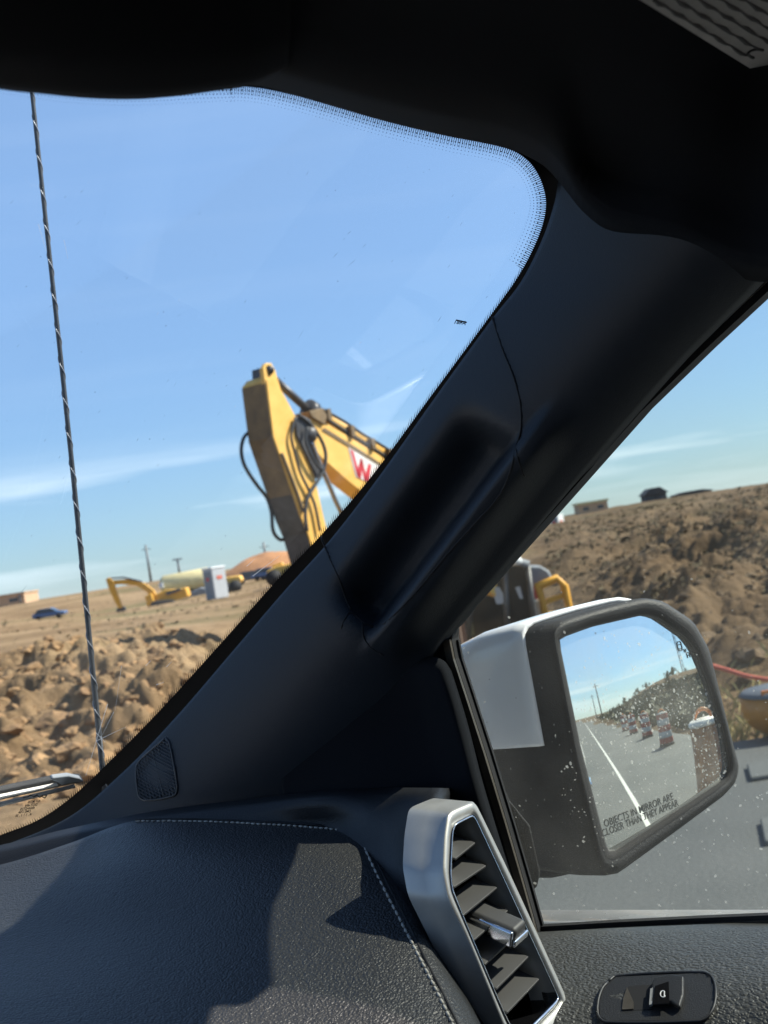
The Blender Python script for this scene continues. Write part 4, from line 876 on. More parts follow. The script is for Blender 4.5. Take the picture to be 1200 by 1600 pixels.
# printing on the glass, seen from behind so it runs backwards
def ws_text(body, px, py, h, ang, name, bold=.01, mirror=True, sq=1.0, shear=.35):
    o = ws(px, py, .001); a = R(ang); x = ws(px + math.cos(a) * h * sq, py + math.sin(a) * h * sq, .001) - o; y = ws(px + h * math.sin(a) + h * shear, py - h * math.cos(a), .001) - o
    return txt(body, o, -x if mirror else x, y, M_['ink'], name, wo, bold)
ws_text('A481', 727, 508, 6.2, 8, 'glass_print', .03)
MB().prism([ws(713, 499, .001), ws(729, 502.5, .001), ws(729, 504.5, .001), ws(713, 501, .001)], WN * .0004).build('glass_print', M_['ink'], wo)
for i, (tx, x, y) in enumerate((('AS1 M325', 63, 1253), ('DOT-494', 58, 1259), ('4004AST10', 54, 1264), ('OM51766', 48, 1269), ('A . 1 1 1 . 30', 49, 1274))):
    ws_text(tx, x, y, 4.0, -6, 'glass_print', .04, sq=.85)
lg = MB().tube([ws(x, y, .001) for x, y in [(36, 1246), (44, 1245), (47, 1242), (53, 1245), (58, 1242), (62, 1246), (68, 1242), (73, 1243), (70, 1247), (64, 1244)]], .0006, 5).build('glass_logo', M_['ink'], wo)

# pillar trim: a moulded panel from the glass to the door frame, with a hand hold scooped out of it
TL = [(-60, 1345), (100, 1281), (188, 1210), (275, 1120), (368, 1012), (447, 920), (512, 848), (588, 750), (686, 612), (772, 494), (814, 440), (848, 372), (866, 318), (872, 286), (890, 200)]
TRR = [(420, 1330), (520, 1270), (580, 1200), (640, 1110), (686, 1020), (728, 965), (790, 893), (862, 806), (975, 672), (1075, 560), (1120, 515), (1180, 455), (1240, 395), (1290, 350), (1400, 250)]
def pillD(px, py):                                            # depth of the pillar's neutral plane
    A = np.array([[-40, 1330, 1], [860, 300, 1], [705, 985, 1], [1200, 455, 1]], float); b = np.array([1.665, 1.185, 1.36, 1.10])
    c = np.linalg.lstsq(A, b, rcond=None)[0]; return c[0] * px + c[1] * py + c[2]
tl, tr_ = spline(TL, 110), spline(TRR, 110); nv = 64; PG = np.zeros((110, nv, 3))
ax0, ax1 = np.array([588, 958.]), np.array([783, 700.]); axl = np.linalg.norm(ax1 - ax0); axd = (ax1 - ax0) / axl; axn = np.array([-axd[1], axd[0]])   # axn points down-right
def sst(a, b, x): t = min(max((x - a) / (b - a), 0), 1); return t * t * (3 - 2 * t)
def pocket(px, py):
    q = np.array([px, py]) - ax0; s = q @ axd; c = q @ axn
    along = sst(-38, 10, s) * (1 - sst(axl - 10, axl + 34, s)); wl = 95 + 10 * (s / axl)
    pk = along * sst(-wl, -5, c) * (1 - sst(8, 17, c))
    hd = sst(-70, 10, s) * (1 - sst(axl + 10, axl + 120, s)) * (sst(8, 26, c) * (1 - sst(40, 92, c)))
    return .055 * pk - .020 * hd
for i in range(110):
    for j in range(nv):
        v = j / (nv - 1); p = tl[i] * (1 - v) + tr_[i] * v
        d = pillD(*p) - .042 * math.sin(math.pi * min(max(v, 0), 1)) ** .8 + .02 * (v > .97)
        if v < .12: d = min(d, wsD(*p) - .004 - .0) if p[1] > 300 else d
        PG[i, j] = (p[0], p[1], d + pocket(*p))
pt = gridmesh('pillar_trim', PG, M_['trim'], truck, .004); PS = Surf(PG)
def seam(name, pts, surf, r=.0011, parent=pt, m='seam', n=None, lift=-.0001):
    P = spline([(x, y, 0) for x, y in pts], n or len(pts) * 8); return MB().tube([surf.at(a, b, lift) for a, b, _ in P], r, 6).build(name, M_[m], parent, True)
seam('trim_gap', [(501, 838), (515, 872), (530, 905), (542, 940), (548, 952)], PS)
seam('trim_gap', [(769, 495), (785, 545), (803, 590), (813, 630), (814, 670), (806, 700), (798, 735), (780, 775), (745, 815), (700, 865), (650, 925), (608, 968), (590, 980), (570, 974), (548, 957), (538, 968), (533, 982)], PS, .0010)
seam('trim_gap', [(566, 972), (568, 995), (580, 1012), (600, 1024)], PS, .0009)
seam('trim_gap', [(806, 700), (812, 725), (820, 745)], PS, .0008)
# tweeter grille in the foot of the pillar
GP = [(259, 1153), (265, 1162), (277, 1232), (272, 1243), (226, 1250), (217, 1243), (213, 1200), (219, 1188)]
gb = MB().prism([PS.at(x, y, .0008) for x, y in GP], np.array(fw) * .004).build('speaker_grille', M_['seam'], pt)
def inside(x, y, P=GP):
    c = False; n = len(P)
    for i in range(n):
        (x1, y1), (x2, y2) = P[i], P[(i + 1) % n]
        if (y1 > y) != (y2 > y) and x < (x2 - x1) * (y - y1) / (y2 - y1) + x1: c = not c
    return c
mb = MB()
for k in range(-60, 60):
    for dx, dy in ((1.0, .55), (.25, 1.0)):
        run = []
        for q in np.arange(-80, 80, 1.5):
            bx, by = (245 + dx * q, 1200 + dy * q + k * 5.2) if dx == 1.0 else (245 + k * 5.2 + dx * q, 1200 + dy * q)
            if inside(bx, by): run.append((bx, by))
            elif len(run) > 1: mb.tube([PS.at(*run[0], .0016), PS.at(*run[-1], .0016)], .0007, 5); run = []
            else: run = []
mb.build('grille_mesh', M_['plastic'], gb, False, 'stuff')
seam('grille_rim', GP + [GP[0]], PS, .0013, gb, 'plastic', 60, .0010)

# headliner over the windshield, and the folded visor hanging below it
H0 = [(-120, 100, .64), (0, 118, .685), (200, 128, .745), (400, 134, .83), (450, 146, .85), (520, 166, .885), (600, 189, .93), (700, 213, .995), (790, 231, 1.065), (848, 258, 1.11), (878, 290, 1.125), (912, 332, 1.12), (960, 366, 1.105), (1060, 392, 1.08), (1180, 440, 1.06), (1300, 420, 1.0), (1450, 360, .95)]
def roofD(px, py, z=.275): return depthplane(px, py, CAM + np.array([0, 0, z]), np.array([0, 0, 1.0]))
def lin(P, f): return [f(x, y, d) for x, y, d in P]
rows = [lin(H0, lambda x, y, d: (x, y, d + .03)), H0, lin(H0, lambda x, y, d: (x, y - 14, d - .012)),
        lin(H0, lambda x, y, d: (x, y * .72 - 10, min(roofD(x, y * .72 - 10, .262), d - .02))),
        lin(H0, lambda x, y, d: (x, y * .3 - 40, min(roofD(x, y * .3 - 40, .272), d - .06))),
        lin(H0, lambda x, y, d: (x, -220, min(roofD(x, -220, .28), d - .15))), lin(H0, lambda x, y, d: (x, -700, min(roofD(x, -700, .285), d - .3))), lin(H0, lambda x, y, d: (x * 1.2, -2500, .19))]
hl = gridmesh('headliner', upgrid(rows, 70, 110), M_['cloth'], truck, .01)
VZ = [(-200, 60, .60), (-60, 122, .63), (0, 136, .65), (70, 144, .67), (140, 151, .69), (210, 153, .71), (280, 148, .73), (335, 141, .75), (385, 134, .77), (440, 112, .80)]
VZ = [(x, y - 18, d_) for x, y, d_ in VZ]
rows = [lin(VZ, lambda x, y, d: (x, y - 18, d + .03)), lin(VZ, lambda x, y, d: (x, y - 3, d + .012)), VZ, lin(VZ, lambda x, y, d: (x, y - 8, d - .012)), lin(VZ, lambda x, y, d: (x, y * .5, d - .05)), lin(VZ, lambda x, y, d: (x, -60, d - .10)), lin(VZ, lambda x, y, d: (x, -160, d - .13))]
gridmesh('sun_visor', upgrid(rows, 36, 70), M_['cloth'], truck, .006)
# passenger visor with its paper warning label at the top right
vn_ = np.array([0.12, -.25, -1.0]); vn_ /= np.linalg.norm(vn_); vp0 = W(1100, 40, .80)
def vs(px, py, off=0.0): return onplane(px, py, vp0 + vn_ * off, vn_)
pv = MB().prism([vs(*p) for p in [(930, -60), (985, -5), (1172, 108), (1205, 102), (1500, 40), (1500, -300), (930, -300)]], -vn_ * .016).build('passenger_visor', M_['cloth'], truck); bevel(pv, .004, 2)
lb = MB().prism([vs(*p, .0005) for p in [(990, -8), (1171, 105), (1203, 99), (1420, 30), (1300, -150), (1100, -120)]], vn_ * .0008).build('warning_label', M_['label'], pv)
mb = MB()
for k in range(7):
    x0, y0 = 1022 + k * 17, -8 - k * 11 + 8; n_ = 18
    P = []
    for q in range(n_):
        t = q / (n_ - 1); P.append(vs(x0 + 145 * t, y0 + 88 * t + 1.3 * math.sin(q * 2.1 + k), .0016))
    mb.tube(P, [.0010 * (1 + .5 * math.sin(q * 1.7 + k * 2)) for q in range(n_)], 5)
mb.tube([vs(1183 + 14 * math.cos(a), 84 + 7 * math.sin(a), .0016) for a in np.linspace(2, 5.4, 14)], .0010, 5)
mb.build('label_print', M_['labelink'], lb)

# dashboard: hard plastic base with a stitched leather pad on it
rows = [[(-120, 1345, 1.56), (20, 1316, 1.56), (100, 1296, 1.55), (250, 1266, 1.50), (400, 1247, 1.44), (500, 1236, 1.40), (600, 1231, 1.38), (684, 1231, 1.25), (712, 1232, 1.40)],
        [(-120, 1358, 1.535), (20, 1328, 1.535), (100, 1308, 1.525), (250, 1278, 1.48), (400, 1258, 1.42), (500, 1250, 1.375), (600, 1250, 1.33), (684, 1255, 1.20), (706, 1260, 1.36)],
        [(-120, 1392, 1.52), (20, 1354, 1.52), (100, 1332, 1.51), (250, 1302, 1.46), (400, 1296, 1.405), (520, 1300, 1.37), (610, 1310, 1.27), (680, 1320, 1.178), (700, 1330, 1.34)],
        [(-120, 1500, 1.29), (20, 1500, 1.28), (100, 1490, 1.28), (250, 1460, 1.26), (400, 1450, 1.24), (540, 1450, 1.21), (650, 1450, 1.185), (700, 1450, 1.155), (722, 1450, 1.32)],
        [(-120, 1600, 1.10), (20, 1600, 1.10), (100, 1600, 1.10), (250, 1600, 1.10), (400, 1600, 1.10), (560, 1600, 1.10), (700, 1600, 1.11), (762, 1600, 1.125), (785, 1600, 1.30)],
        [(-120, 1760, .93), (20, 1760, .93), (100, 1760, .93), (250, 1760, .94), (400, 1760, .95), (560, 1760, .97), (720, 1760, 1.0), (800, 1760, 1.02), (880, 1760, 1.05)],
        [(-120, 2300, .80), (20, 2300, .80), (100, 2300, .81), (250, 2300, .82), (400, 2300, .83), (560, 2300, .85), (720, 2300, .88), (800, 2300, .9), (880, 2300, .92)]]
DG = upgrid(rows, 80, 70); ds = gridmesh('dashboard', DG, M_['dash'], truck, .006); DS = Surf(DG)
rows = [[(-120, 1380, 1.50), (20, 1346, 1.50), (110, 1317, 1.49), (208, 1283, 1.455), (330, 1281, 1.43), (450, 1286, 1.395), (528, 1293, 1.375), (570, 1308, 1.345), (590, 1330, 1.345), (600, 1338, 1.37)],
        [(-120, 1392, 1.475), (20, 1358, 1.475), (110, 1329, 1.465), (208, 1296, 1.43), (330, 1294, 1.405), (450, 1299, 1.37), (528, 1306, 1.35), (574, 1322, 1.318), (597, 1342, 1.32), (610, 1350, 1.35)],
        [(-120, 1440, 1.37), (20, 1410, 1.37), (110, 1380, 1.36), (208, 1352, 1.335), (330, 1345, 1.305), (450, 1345, 1.28), (538, 1350, 1.255), (592, 1362, 1.238), (618, 1376, 1.242), (632, 1382, 1.275)],
        [(-120, 1490, 1.25), (20, 1480, 1.25), (110, 1465, 1.245), (208, 1450, 1.225), (330, 1440, 1.20), (460, 1436, 1.175), (562, 1434, 1.157), (622, 1434, 1.152), (650, 1436, 1.158), (666, 1438, 1.20)],
        [(-120, 1570, 1.09), (20, 1565, 1.09), (110, 1560, 1.09), (208, 1555, 1.085), (330, 1545, 1.08), (470, 1535, 1.075), (590, 1525, 1.07), (658, 1520, 1.075), (690, 1520, 1.085), (708, 1520, 1.135)],
        [(-120, 1670, .97), (20, 1670, .97), (110, 1670, .97), (208, 1670, .97), (330, 1665, .97), (480, 1655, .98), (620, 1640, .99), (706, 1625, 1.005), (740, 1620, 1.02), (760, 1620, 1.08)],
        [(-120, 1850, .87), (20, 1850, .87), (110, 1850, .87), (208, 1850, .87), (330, 1850, .87), (480, 1850, .88), (640, 1840, .90), (760, 1800, .92), (800, 1790, .94), (820, 1790, 1.0)]]
LG = upgrid(rows, 90, 100); lp = gridmesh('leather_pad', LG, M_['pad'], ds, .004); LS = Surf(LG)
def stitches(pts, step, ln, name, th=.0011):
    P = spline([(x, y, 0) for x, y in pts], 300); Ls = np.concatenate([[0], np.cumsum(np.linalg.norm(np.diff(P, axis=0), axis=1))]); mb = MB(); s = 0
    while s < Ls[-1] - ln:
        a, b = [np.array([np.interp(q, Ls, P[:, 0]), np.interp(q, Ls, P[:, 1])]) for q in (s, s + ln)]
        sd = random.uniform(-.5, .5); mb.tube([LS.at(*a, -.0003), LS.at(*((a + b) / 2 + sd), .0011), LS.at(*b, -.0003)], [th * .7, th, th * .7], 6); s += step * random.uniform(.92, 1.08)
    return mb.build(name, M_['thread'], lp, True, 'stuff')
S1 = [(212, 1283), (300, 1283), (400, 1287), (480, 1292), (540, 1299), (562, 1310), (572, 1330)]
S2 = [(572, 1330), (585, 1358), (606, 1400), (632, 1450), (660, 1505), (688, 1560), (712, 1610)]
stitches(S1, 8.2, 6.4, 'stitching'); stitches(S2, 10.5, 8.0, 'stitching', .0013)
seam('pad_groove', [(212, 1281), (300, 1280), (400, 1284), (480, 1288), (545, 1296), (570, 1309), (581, 1332), (594, 1358), (615, 1400), (641, 1450), (668, 1505), (696, 1560), (720, 1610)], LS, .0012, lp)

# the air vent at the end of the dashboard
vn2 = np.array([-.12, -1.0, .26]); vn2 /= np.linalg.norm(vn2); v0 = W(700, 1290, 1.15)
def vf(px, py, off=0.0): return onplane(px, py, v0 + vn2 * off, vn2)        # off > 0 towards the cab
vent = MB()
OUT = [(697, 1268), (737, 1251), (746, 1260), (801, 1374), (884, 1556), (890, 1575), (884, 1612), (846, 1660), (810, 1665), (736, 1483), (698, 1408), (689, 1362), (691, 1312)]
INN = [(713, 1290), (738, 1277), (743, 1281), (793, 1388), (868, 1550), (871, 1558), (866, 1564), (822, 1608), (798, 1604), (724, 1430), (708, 1388), (706, 1362), (709, 1300)]
def rs(P, n):
    P = np.array(P + [P[0]], float); Ls = np.concatenate([[0], np.cumsum(np.linalg.norm(np.diff(P, axis=0), axis=1))]); return P, Ls
def ringpts(fn, n=96):
    # both outlines carry the same corner count: sample corner to corner so they stay matched
    o = []
    for i in range(len(OUT)):
        a0, a1 = np.array(OUT[i], float), np.array(OUT[(i + 1) % len(OUT)], float); b0, b1 = np.array(INN[i], float), np.array(INN[(i + 1) % len(INN)], float)
        for k in range(8): t = k / 8; o.append((a0 * (1 - t) + a1 * t, b0 * (1 - t) + b1 * t))
    return o
RP = ringpts(None); n_ = len(RP)
def smooth_ring(A, it=3):
    A = np.array(A)
    for _ in range(it): A = .5 * A + .25 * np.roll(A, 1, 0) + .25 * np.roll(A, -1, 0)
    return A
AO = smooth_ring([a for a, b in RP]); AI = smooth_ring([b for a, b in RP])
side = np.array([.0, 1.0, .12]) * .034                       # the bezel's flank runs forward into the dash
rings = [[vf(*p) + side for p in AO], [vf(*p) + side * .5 for p in AO], [vf(*(p * 1.0), -.004) for p in AO], [vf(*(p * .93 + q * .07), -.0005) for p, q in zip(AO, AI)], [vf(*(p * .8 + q * .2), .001) for p, q in zip(AO, AI)],
         [vf(*(p * .35 + q * .65), .0) for p, q in zip(AO, AI)], [vf(*(p * .2 + q * .8), -.0015) for p, q in zip(AO, AI)], [vf(*(p * .18 + q * .82), -.006) for p, q in zip(AO, AI)]]
def loft(rings, closed=True):
    V = [p for r_ in rings for p in r_]; n = len(rings[0]); Fc = []
    for i in range(len(rings) - 1):
        for k in range(n if closed else n - 1): Fc.append((i * n + k, i * n + (k + 1) % n, (i + 1) * n + (k + 1) % n, (i + 1) * n + k))
    return V, Fc
av = obj('air_vent', *loft(rings), M_['satin'], truck, True)
tr2 = [[vf(*(p * .17 + q * .83), -.004) for p, q in zip(AO, AI)], [vf(*(p * .14 + q * .86), .0012) for p, q in zip(AO, AI)], [vf(*(p * .06 + q * .94), .0012) for p, q in zip(AO, AI)], [vf(*q, -.002) for q in AI], [vf(*q, -.012) for q in AI]]
obj('chrome_ring', *loft(tr2), M_['chrome'], av, True)
back = np.array([0.02, 1.0, .04])
vcn = np.mean([vf(*q, -.010) for q in AI], 0)
dk = [[vf(*q, -.010) for q in AI], [vf(*q, -.010) + np.array([.012, .046, 0]) for q in AI]]
V, Fc = loft(dk); Fc.append(tuple(range(n_, 2 * n_))); obj('duct', V, Fc, M_['black'], av, False)
# seven vanes, each a thin plate reaching back into the duct
vr = np.array([W(776, 1387, 1.17) - W(724, 1430, 1.17)])[0]
VAN = [((712, 1341), (743, 1316), .62), ((710, 1385), (760, 1352), .9), ((723, 1430), (777, 1386), 1), ((741, 1468), (794, 1422), 1), ((758, 1506), (810, 1458), 1), ((776, 1544), (826, 1494), 1), ((793, 1581), (843, 1529), 1)]
bk = np.array([0, .90, .36]); bk /= np.linalg.norm(bk)
for (a, b, k) in VAN:
    A, B = vf(*a, -.004), vf(*b, -.004); d = bk * .0215; up_ = np.cross(B - A, d); up_ *= .0024 / np.linalg.norm(up_)
    if up_[2] < 0: up_ = -up_
    o = MB().prism([A, B, B + d, A + d], -up_).build('vane', M_['vane'], av); bevel(o, .0005, 1)
# slider on the middle vane
ka, kb = vf(741, 1468, .0), vf(794, 1422, .0); u = kb - ka; u /= np.linalg.norm(u); nrm = -bk; upv = np.cross(nrm, u); upv = upv if upv[2] > 0 else -upv; upv /= np.linalg.norm(upv)
c0 = vf(764, 1440, -.010)
kn = MB().box(c0 + nrm * .006 + upv * .002, (.020, .044, .014), [u, nrm, upv]).build('slider', M_['vane'], av); bevel(kn, .004, 3)
o = MB().box(c0 + nrm * .007 - u * .0112 + upv * .001, (.0035, .040, .013), [u, nrm, upv]).build('chrome_edge', M_['chrome'], kn); bevel(o, .0012, 2)
o = MB().box(c0 + nrm * .0285 - upv * .003, (.021, .0025, .006), [u, nrm, upv]).build('chrome_edge', M_['chrome'], kn); bevel(o, .0010, 2)

# door: mirror corner pad, window channel, sill, vinyl panel with the window switch
rows = [[(440, 1120, 1.46), (540, 1070, 1.42), (630, 1036, 1.39), (668, 1026, 1.37), (690, 1030, 1.365), (702, 1040, 1.395)],
        [(440, 1130, 1.45), (540, 1082, 1.41), (632, 1050, 1.378), (670, 1042, 1.352), (694, 1044, 1.345), (706, 1050, 1.38)],
        [(440, 1180, 1.45), (545, 1160, 1.41), (660, 1140, 1.375), (700, 1130, 1.345), (718, 1128, 1.338), (730, 1128, 1.37)],
        [(440, 1250, 1.45), (560, 1250, 1.40), (690, 1235, 1.36), (728, 1230, 1.335), (744, 1228, 1.328), (756, 1228, 1.36)],
        [(440, 1420, 1.42), (600, 1420, 1.38), (740, 1400, 1.33), (776, 1390, 1.315), (792, 1385, 1.31), (804, 1385, 1.34)]]
SG = upgrid(rows, 50, 50); dt = gridmesh('corner_pad', SG, M_['cloth'], truck, .004)
glx = CAM[0] + 1.235; gn = np.array([1.0, 0, .12]); gn /= np.linalg.norm(gn); gp0 = W(1000, 1300, 0); gp0 = np.array([glx, .5, CAM[2] - .3])
def sg(px, py, off=0.0): return onplane(px, py, gp0 - gn * off, gn)            # off > 0 towards the cab
sw = MB().prism([sg(*p) for p in [(660, 990), (900, 740), (1300, 330), (1700, 330), (1700, 1480), (846, 1480)]], gn * .004).build('side_window', M_['side'], truck)
# window frame: the black seal along the slanting edge and down the front
def stripw(name, a, b, m, off, th, parent, bev=.002):
    P = [sg(*p, off) for p in a] + [sg(*p, off) for p in reversed(b)]
    n = len(a); V = []; 
    V = [sg(*p, off) for p in a] + [sg(*p, off) for p in b]; V2 = [p + gn * th for p in V]; Fc = []
    for i in range(n - 1):
        Fc += [(i, i + 1, n + i + 1, n + i), (2 * n + i, 3 * n + i, 3 * n + i + 1, 2 * n + i + 1), (i, 2 * n + i, 2 * n + i + 1, i + 1), (n + i, n + i + 1, 3 * n + i + 1, 3 * n + i)]
    Fc += [(0, n, 3 * n, 2 * n), (n - 1, 3 * n - 1, 4 * n - 1, 2 * n - 1)]
    return obj(name, V + V2, Fc, M_[m], parent)
slant_o = [(698, 990), (705, 982), (722, 960), (790, 882), (870, 792), (1000, 645), (1100, 548), (1200, 455), (1320, 345)]
slant_i = [(640, 990), (660, 960), (690, 930), (760, 850), (840, 760), (970, 610), (1070, 510), (1170, 415), (1290, 300)]
wf = stripw('window_frame', slant_o, slant_i, 'rubber', .03, .03, truck)
stripw('edge_highlight', [(x - 9, y - 8) for x, y in slant_o[3:]], [(x - 15, y - 14) for x, y in slant_o[3:]], 'strip', .034, .003, wf)  # warm highlight along the trim edge, painted as a brownish strip
front = [(700, 978), (698, 1000), (704, 1030), (722, 1085), (752, 1178), (786, 1290), (812, 1380), (836, 1466)]
stripw('front_seal', [(x + 8, y) for x, y in front], [(x - 50, y) for x, y in front], 'rubber', .012, .014, wf)
stripw('channel_strip', [(x + 4, y) for x, y in front[1:]], [(x - 7, y) for x, y in front[1:]], 'strip', .016, .0035, wf)
stripw('outer_seal', [(x + 18, y) for x, y in front[1:]], [(x + 6, y) for x, y in front[1:]], 'rubber', .004, .003, wf)
# water spots and dust on the side glass
mb = MB(); rg = random.Random(11)
for i in range(300):
    if rg.random() < .55: x, y = rg.uniform(860, 1200), rg.uniform(1190, 1430)
    else: x, y = rg.uniform(705, 1200), rg.uniform(880, 1430)
    r_ = rg.uniform(.4, 1.3) if rg.random() < .85 else rg.uniform(1.3, 2.2); st_ = rg.uniform(1, 1.8); a0 = rg.random() * 3
    mb.add([sg(x + r_ * st_ * math.cos(a) * math.cos(a0) - r_ * math.sin(a) * math.sin(a0), y + r_ * st_ * math.cos(a) * math.sin(a0) + r_ * math.sin(a) * math.cos(a0), -.0045) for a in np.arange(6) * math.pi / 3], [(0, 1, 2, 3, 4, 5)])
mb.build('water_spots', M_['spot'], sw, False, 'stuff')
# sill
sillx = [(820, 1463), (860, 1461), (960, 1455), (1080, 1449), (1200, 1444), (1500, 1432)]
stripw('sill_seal', [(x, y - 14) for x, y in sillx], [(x, y + 6) for x, y in sillx], 'rubber', .006, .006, wf)
stripw('sill_lip', [(x, y - 5) for x, y in sillx], [(x, y - 1) for x, y in sillx], 'strip', .0085, .002, wf)
rows = [[(810, 1458, 1.325), (900, 1453, 1.318), (1000, 1448, 1.308), (1100, 1444, 1.298), (1200, 1440, 1.287), (1500, 1428, 1.25)],
        [(812, 1464, 1.30), (900, 1459, 1.295), (1000, 1454, 1.285), (1100, 1450, 1.275), (1200, 1446, 1.262), (1500, 1434, 1.22)],
        [(818, 1478, 1.265), (900, 1473, 1.26), (1000, 1468, 1.25), (1100, 1464, 1.24), (1200, 1460, 1.225), (1500, 1448, 1.18)],
        [(830, 1510, 1.225), (900, 1506, 1.22), (1000, 1502, 1.205), (1100, 1498, 1.19), (1200, 1494, 1.175), (1500, 1484, 1.13)],
        [(850, 1560, 1.175), (920, 1556, 1.168), (1010, 1553, 1.152), (1105, 1550, 1.138), (1205, 1546, 1.122), (1500, 1536, 1.07)],
        [(870, 1630, 1.135), (940, 1628, 1.128), (1030, 1625, 1.115), (1120, 1620, 1.102), (1215, 1615, 1.088), (1500, 1600, 1.03)],
        [(900, 1800, 1.10), (960, 1800, 1.09), (1050, 1800, 1.075), (1140, 1790, 1.06), (1230, 1780, 1.045), (1500, 1760, 1.0)],
        [(940, 2400, 1.22), (1000, 2400, 1.20), (1080, 2400, 1.19), (1160, 2390, 1.17), (1250, 2380, 1.15), (1500, 2350, 1.09)]]
OG = upgrid(rows, 80, 60); dp = gridmesh('door_panel', OG, M_['door'], truck, .006); OS = Surf(OG)
SWP = [(950, 1534), (962, 1525), (1096, 1519), (1112, 1526), (1118, 1545), (1116, 1570), (1106, 1588), (1092, 1595), (948, 1597), (935, 1588), (934, 1566), (941, 1544)]
sq = [OS.at(x, y, .0035) for x, y in SWP]; nrm2 = np.cross(sq[4] - sq[0], sq[8] - sq[0]); nrm2 /= np.linalg.norm(nrm2); nrm2 = nrm2 if np.dot(nrm2, CAM - sq[0]) > 0 else -nrm2
sp = MB().prism(sq, -nrm2 * .008).build('switch_panel', M_['switch'], dp); bevel(sp, .0015, 2, 50)
seam('panel_rim', SWP + [SWP[0]], OS, .0012, sp, 'plastic', 90, .0030)
pc = sq[0]
def sp_(px, py, off=0.0): return onplane(px, py, pc + nrm2 * off, nrm2)
MB().prism([sp_(*p, .0004) for p in [(982, 1541), (1022, 1538), (1020, 1577), (972, 1579), (974, 1560)]], -nrm2 * .0002).build('switch_well', M_['seam'], sp)
MB().prism([sp_(*p, .0008) for p in [(980, 1543), (990, 1566), (990, 1577), (972, 1578), (974, 1560)]], nrm2 * .0006).build('well_slope', M_['strip'], sp)
rk = MB().prism([sp_(*p, .0) for p in [(1021, 1541), (1026, 1534), (1048, 1529), (1070, 1532), (1070, 1560), (1064, 1580), (1050, 1572), (1016, 1574)]], nrm2 * .005).build('window_switch', M_['switch'], sp); bevel(rk, .0015, 2)
MB().prism([sp_(*p, .0055) for p in [(1024, 1541), (1045, 1534), (1046, 1568), (1020, 1570)]], nrm2 * .0004).build('switch_face', M_['black'], rk)
MB().tube([sp_(1036 + 4.2 * math.cos(a), 1553 + 5 * math.sin(a), .0062) for a in np.linspace(.6, 5.4, 16)] + [sp_(1038, 1549, .0062), sp_(1038, 1557, .0062)], .0004, 5).build('window_symbol', M_['refl'], rk)
MB().prism([sp_(*p, .003) for p in [(1017, 1548), (1021, 1546), (1020, 1572), (1015, 1573)]], nrm2 * .002).build('switch_edge', M_['satin'], rk)

# the side mirror
MC = W(1005, 1145, 1.66)
MN = np.array([math.sin(R(209.0)) * math.cos(R(3.4)), math.cos(R(209.0)) * math.cos(R(3.4)), math.sin(R(3.4))])   # faces the driver and a little down
mR = 1.50                                                        # radius of the convex glass
SCN = MC - MN * mR
def mg(px, py, off=0.0):
    """point on the convex glass under a pixel"""
    d = ray(px, py); oc = CAM - SCN; rr_ = mR + off; A = d @ d; B = 2 * d @ oc; Cc = oc @ oc - rr_ * rr_; t = (-B - math.sqrt(B * B - 4 * A * Cc)) / (2 * A); return CAM + d * t
def mp_(px, py, off=0.0): return onplane(px, py, MC + MN * off, MN)
GL = [(871, 996), (923, 977), (1005, 958), (1027, 962), (1072, 994), (1087, 1014), (1107, 1066), (1131, 1140), (1142, 1198), (1136, 1215), (1040, 1279), (960, 1331), (949, 1332), (940, 1300), (905, 1163)]
RM = [(862, 988), (872, 972), (940, 951), (1009, 934), (1036, 939), (1084, 971), (1108, 1014), (1135, 1122), (1155, 1198), (1150, 1222), (1130, 1244), (1060, 1296), (964, 1366), (948, 1368), (938, 1350), (900, 1190)]
def ring_smooth(P, n=240, it=2):
    P = np.array(P + [P[0]], float); Ls = np.concatenate([[0], np.cumsum(np.linalg.norm(np.diff(P, axis=0), axis=1))]); s = np.linspace(0, Ls[-1], n + 1)[:-1]
    A = np.stack([np.interp(s, Ls, P[:, 0]), np.interp(s, Ls, P[:, 1])], 1); return smooth_ring(A, it)
def align(A, c):
    a = np.arctan2(A[:, 1] - c[1], A[:, 0] - c[0]); tt = np.linspace(-math.pi, math.pi, 121)[:-1]; o = []
    srt = np.argsort(a); a = a[srt]; A = A[srt]; a3 = np.concatenate([a - 2 * math.pi, a, a + 2 * math.pi]); A3 = np.concatenate([A, A, A])
    return np.stack([np.interp(tt, a3, A3[:, 0]), np.interp(tt, a3, A3[:, 1])], 1)
cen = (1010, 1150); gl_ = align(ring_smooth(GL), cen); rm_ = align(ring_smooth(RM), cen)
def scl(A, k, c=cen): return (A - np.array(c)) * k + np.array(c)
fwdv = np.array([0, 1.0, 0]); mid = np.mean([mp_(*p) for p in rm_], 0)
def ringm(k, off, f=0.0, sz=1.0): 
    o = []
    for p in scl(rm_, k):
        q = mp_(*p, off) ; q = mid + (q - mid) * sz + fwdv * f; o.append(q)
    return o
gsk = [[mg(*p, .0006) for p in scl(gl_, .992)], [mp_(*p, .0012) for p in scl(gl_, 1.003)], [mp_(*p, .0022) for p in (gl_ * .66 + rm_ * .34)], [mp_(*p, .0024) for p in (gl_ * .62 + rm_ * .38)]]
lip = [[mg(*p, .0002) for p in scl(gl_, .985)], [mp_(*p, .0006) for p in scl(gl_, 1.004)], [mp_(*p, .0012) for p in (gl_ * .72 + rm_ * .28)], [mp_(*p, .0030) for p in (gl_ * .45 + rm_ * .55)], [mp_(*p, .0022) for p in (gl_ * .15 + rm_ * .85)], ringm(1.0, -.003), ringm(1.006, .0, .006), ringm(1.0, 0, .035), ringm(.985, 0, .06), ringm(.945, 0, .10), ringm(.87, 0, .135), ringm(.75, 0, .158), ringm(.5, 0, .172), ringm(.15, 0, .176)]
